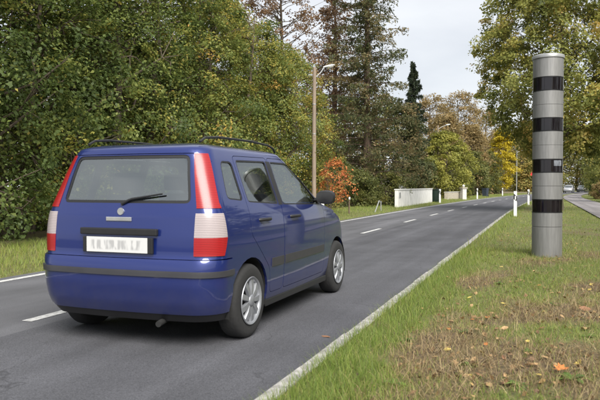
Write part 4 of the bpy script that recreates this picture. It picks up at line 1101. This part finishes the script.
def piece(faces, name, mat, parent, offset=0.0, thick=.018):
    """a panel cut from the shell: its outer skin keeps the shell's smooth normals, its rim is a hard folded edge"""
    keys = {}; co = []; nr = []; polys = []; edge_n = {}
    for f in faces:
        vs2 = []
        for v in f.verts:
            if v not in keys:
                keys[v] = len(co); n_ = surf_n[v]; co.append(v.co + n_ * offset); nr.append(n_)
            if not vs2 or vs2[-1] != keys[v]: vs2.append(keys[v])
        if len(vs2) < 3 or f.calc_area() < 1e-9: continue
        polys.append(vs2)
        for a, b in zip(vs2, vs2[1:] + vs2[:1]):
            k = (min(a, b), max(a, b)); edge_n.setdefault(k, []).append((a, b))
    n_front = len(polys)
    for k, l_ in edge_n.items():
        if len(l_) == 1:
            a, b = l_[0]; q = len(co)
            co += [co[a], co[b], co[b] - nr[b] * thick, co[a] - nr[a] * thick]; polys.append([q + 1, q, q + 3, q + 2])
    me = bpy.data.meshes.new(name); me.from_pydata([tuple(c) for c in co], [], polys); me.update()
    me.polygons.foreach_set("use_smooth", [True] * len(me.polygons))
    ln_ = []
    for p in me.polygons:
        for vi in p.vertices: ln_.append(tuple(nr[vi]) if p.index < n_front else tuple(p.normal))
    me.normals_split_custom_set(ln_)
    return link(name, me, mat, parent)

# where the car stands: near rear wheel measured from its contact with the asphalt
car_l, car_t = 2.14 + .79, None
rw_l, rw_t = lt(246, 338.0)
CAR_S = 1.025; CAR_L = 2.14 + .79 * CAR_S; CAR_T = rw_t - AX_R * CAR_S
xx, yy = Rs(CAR_L, CAR_T)
car = tag(empty("hatchback_car", (xx, yy, 0.004), math.pi / 2 - TH), "dark blue five-door hatchback with red tail lamps driving along the road", "car")
car.scale = (CAR_S,) * 3
body = piece(groups['body'], "body", M['blue'], car)
tg = piece(groups['tailgate'], "tailgate", M['blue'], car, .003)
piece(groups['rear_glass'], "rear_window", M['car_glass'], tg, -.006, .004)
piece(groups['rear_seal'], "window_seal", M['trim'], tg, -.002, .01)
piece(groups['windscreen'], "windscreen", M['car_glass'], car, -.005, .004)
bp_ = piece(groups['bumper'], "rear_bumper", M['blue'], car, .012, .03)
piece(groups['bumper_strip'], "rub_strip", M['rub'], bp_, .022, .03)
piece(groups['bumper_low'], "lower_lip", M['trim'], bp_, .004, .02)
for s in ('r', 'l'):
    if 'quarter_' + s in groups: piece(groups['quarterseal_' + s], "window_seal", M['trim'], piece(groups['quarter_' + s], "quarter_window", M['car_glass'], car, -.008, .004), -.002, .012)
    for k in ('r', 'f'):
        d = piece(groups[k + 'door_' + s], "door", M['blue'], car)
        piece(groups[k + 'glass_' + s], "window", M['car_glass'], d, -.009, .004)
        piece(groups[k + 'glassseal_' + s], "window_seal", M['trim'], d, -.002, .012)
        piece(groups[k + 'strip_' + s], "rub_strip", M['rub'], d, .008, .02)
        hx = .80 if k == 'r' else 1.47; sy = -1 if s == 'r' else 1
        yb = interp(.90, T_W) * (1 - .030 * ((hx - 1.6) / 1.7) ** 2)
        MB().tube([(hx, sy * (yb - .015), .90), (hx + .02, sy * (yb + .026), .902), (hx + .16, sy * (yb + .028), .902), (hx + .18, sy * (yb - .012), .90)], .014, 8).build("handle", M['trim'], d, .9)
    piece(groups['bpillar_' + s], "pillar_trim", M['trim'], car, .001, .02)
    lamp = empty("tail_lamp", (0, 0, 0)); lamp.parent = car
    piece(groups['lampu_' + s], "brake_lens", M['lens_red'], lamp, .007, .03)
    piece(groups['lampw_' + s], "reversing_lens", M['lens_white'], lamp, .007, .03)
    piece(groups['lampr_' + s], "fog_lens", M['lens_red'], lamp, .007, .03)
    piece(groups['lampgap_' + s], "lamp_divider", M['blue'], lamp, .003, .03)
    piece(groups['headlight_' + s], "headlight", M['lens_white'], car, .003, .02)
# plate, badge, grip and wiper on the tailgate
tz = lambda z: interp(z, T_XR)
MB().box(tz(.745) - .028, tz(.745) - .008, -.30, .30, .685, .80).build("plate_recess", M['trim'], tg, bevel=.006)
npl = MB().box(tz(.74) - .036, tz(.74) - .0285, -.26, .26, .69, .80).build("number_plate", M['plate'], tg, bevel=.002)
MB().box(tz(.84) - .03, tz(.84) - .002, -.33, .33, .815, .865).build("plate_light_strip", M['trim'], tg, bevel=.008)
MB().box(tz(.93) - .012, tz(.93) - .003, -.10, .12, .915, .945).build("badge", M['chrome'], tg, bevel=.004)
em = MB().lathe([(.001, 0), (.036, 0), (.04, .006), (.04, .012)], 20, 'y').build("emblem", M['chrome'], tg, .6)
em.rotation_euler = (0, 0, -math.pi / 2); em.location = (tz(.97) - .012, .0, .985); em.scale = (.7, 1, .7)
MB().tube([(tz(1.05) - .012, 0.0, 1.04), (tz(1.09) - .02, -.08, 1.075), (tz(1.14) - .02, -.34, 1.115)], [.014, .009, .006], 8).build("rear_wiper", M['trim'], tg, .9)
# roof rails
for s in (-1, 1):
    y_ = .50
    MB().tube([(.34, s * y_, 1.50), (.42, s * y_, 1.535), (.62, s * (y_ + .01), 1.552), (1.2, s * (y_ + .015), 1.558), (1.6, s * (y_ + .008), 1.546), (1.74, s * y_, 1.525), (1.80, s * (y_ - .005), 1.49)], .010, 8).build("roof_rail", M['trim'], car, .9)
# mirrors
for s in (-1, 1):
    mr_ = MB(); rings = [(-.06, .02, .02), (-.05, .09, .06), (0, .10, .07), (.05, .085, .06), (.09, .04, .03)]
    for (x, a, h_) in rings:
        for k in range(12):
            w = 2 * math.pi * k / 12; sg_ = lambda v: math.copysign(abs(v) ** .7, v)
            mr_.v.append((2.26 + x, s * (.86 + a * sg_(math.cos(w))), 1.06 + h_ * sg_(math.sin(w))))
    for i in range(4):
        for k in range(12): mr_.f.append((i * 12 + k, i * 12 + (k + 1) % 12, i * 12 + 12 + (k + 1) % 12, i * 12 + 12 + k))
    mr_.f += [tuple(range(12)), tuple(48 + k for k in range(12))]
    mo = mr_.build("mirror", M['trim'], car, .9)
    MB().tube([(2.28, s * .73, 1.03), (2.27, s * .80, 1.04)], .022, 8).build("mirror_arm", M['trim'], mo, .9)
# underside, wheel wells, cabin
MB().box(.36, 3.2, -.55, .55, .21, .23).build("floor_pan", M['well'], car)
MB().box(.98, 2.58, -.755, .755, .175, .235).build("sill", M['trim'], car, bevel=.01)
for ax_ in (AX_R, AX_F):
    for s in (-1, 1):
        m = MB(); NQ = 20
        for yv in (.772, .50):
            for k in range(NQ + 1):
                a = math.radians(-15) + math.radians(210) * k / NQ; m.v.append((ax_ + .338 * math.cos(a), s * yv * (1 if yv < .6 else .985), WR + .338 * math.sin(a)))
        for k in range(NQ): m.f.append((k, k + 1, NQ + 2 + k, NQ + 1 + k))
        m.f.append(tuple(NQ + 1 + k for k in range(NQ + 1)))
        m.build("wheel_well", M['well'], car, .9)
MB().box(.22, .62, -.62, .62, .25, .98).build("luggage_cover", M['seat'], car, bevel=.02)
for x0, yc in ((.72, -.33), (.72, .33), (1.55, -.36), (1.55, .36)):
    st = MB().box(x0, x0 + .50, yc - .24, yc + .24, .42, .58).build("seat", M['seat'], car, bevel=.04)
    m = MB(); m.v = [(x0 - .02, yc - .23, .55), (x0 + .12, yc - .23, .55), (x0 + .12, yc + .23, .55), (x0 - .02, yc + .23, .55), (x0 - .14, yc - .2, 1.10), (x0 - .04, yc - .2, 1.10), (x0 - .04, yc + .2, 1.10), (x0 - .14, yc + .2, 1.10)]
    m.f = [(3, 2, 1, 0), (4, 5, 6, 7), (0, 1, 5, 4), (1, 2, 6, 5), (2, 3, 7, 6), (3, 0, 4, 7)]
    m.build("seat_back", M['seat'], st, bevel=.04)
    MB().box(x0 - .15, x0 - .06, yc - .13, yc + .13, 1.13, 1.28).build("headrest", M['seat'], st, bevel=.03)
MB().box(2.20, 2.66, -.66, .66, .62, .955).build("dashboard", M['trim'], car, bevel=.05)
sw = MB().lathe([(.165, -.012), (.18, 0), (.165, .012), (.15, 0), (.165, -.012)], 24); sw = sw.build("steering_wheel", M['trim'], car, .9)
sw.location = (2.10, .36, .98); sw.rotation_euler = (0, math.radians(-65), 0)
# wheels
def wheel(ax_, s):
    w = empty("wheel", (ax_, s * .70, WR)); w.parent = car
    if s > 0: w.rotation_euler = (0, 0, math.pi)
    ty = MB().lathe([(.175, .075), (.20, .082), (.245, .083), (.272, .074), (.283, .055), (.285, 0), (.283, -.055), (.272, -.074), (.245, -.083), (.20, -.082), (.175, -.075), (.17, 0), (.175, .075)], 48, 'y').build("tyre", M['tyre'], w, .9)
    rim = MB().lathe([(.176, -.080), (.186, -.086), (.182, -.092), (.168, -.086), (.160, -.070), (.158, .06)], 48, 'y').build("rim", M['rim'], w, .8)
    MB().lathe([(.158, -.045), (.06, -.03), (.001, -.03)], 32, 'y').build("brake_disc", M['well'], w, .9)
    for k in range(9):
        a = 2 * math.pi * k / 9; m = MB(); ca, sa = math.cos(a), math.sin(a)
        v = []
        for (r_, hw, yo) in ((.04, .018, -.086), (.10, .024, -.090), (.165, .030, -.080)):
            for (dw, dy) in ((-hw, .022), (-hw * .75, 0), (hw * .75, 0), (hw, .022)):
                v.append((r_ * ca - dw * sa, yo + dy, r_ * sa + dw * ca))
        m.v = v
        for i in range(2):
            for q in range(3): m.f.append((i * 4 + q, i * 4 + q + 1, i * 4 + 5 + q, i * 4 + 4 + q))
            m.f.append((i * 4 + 3, i * 4, i * 4 + 4, i * 4 + 7))
        m.build("spoke", M['rim'], w, .5)
    MB().lathe([(.001, -.098), (.034, -.096), (.046, -.088), (.05, -.06)], 24, 'y').build("hub_cap", M['rim'], w, .9)
for ax_ in (AX_R, AX_F):
    for s in (-1, 1): wheel(ax_, s)
MB().tube([(.25, -.30, .2), (.02, -.34, .19)], .022, 10).build("exhaust_pipe", M['well'], car, .9)
bm.free()

# two cars far off on the bend
def far_car(px, d, paint, label, rz):
    c = copy_tree(car); c.location = (pix(px, d), d, .004); c.rotation_euler = (0, 0, rz)
    for o in c.children_recursive:
        if o.type == 'MESH' and o.material_slots and o.material_slots[0].material == M['blue']:
            o.material_slots[0].link = 'OBJECT'; o.material_slots[0].material = paint
    c.scale = (1.12, 1.08, 1.0)
    return tag(c, label, "car", "distant cars on the bend")
M['silver'] = paint_mat("silver_paint", (.45, .46, .47), .5); M['grey_paint'] = paint_mat("dark_paint", (.05, .055, .06), .4)
far_car(570, 128, M['silver'], "distant silver car on the bend past the camera tower", -math.pi / 2 - TH - .15)
far_car(583, 138, M['grey_paint'], "distant dark grey car following the silver car on the bend", -math.pi / 2 - TH - .16)
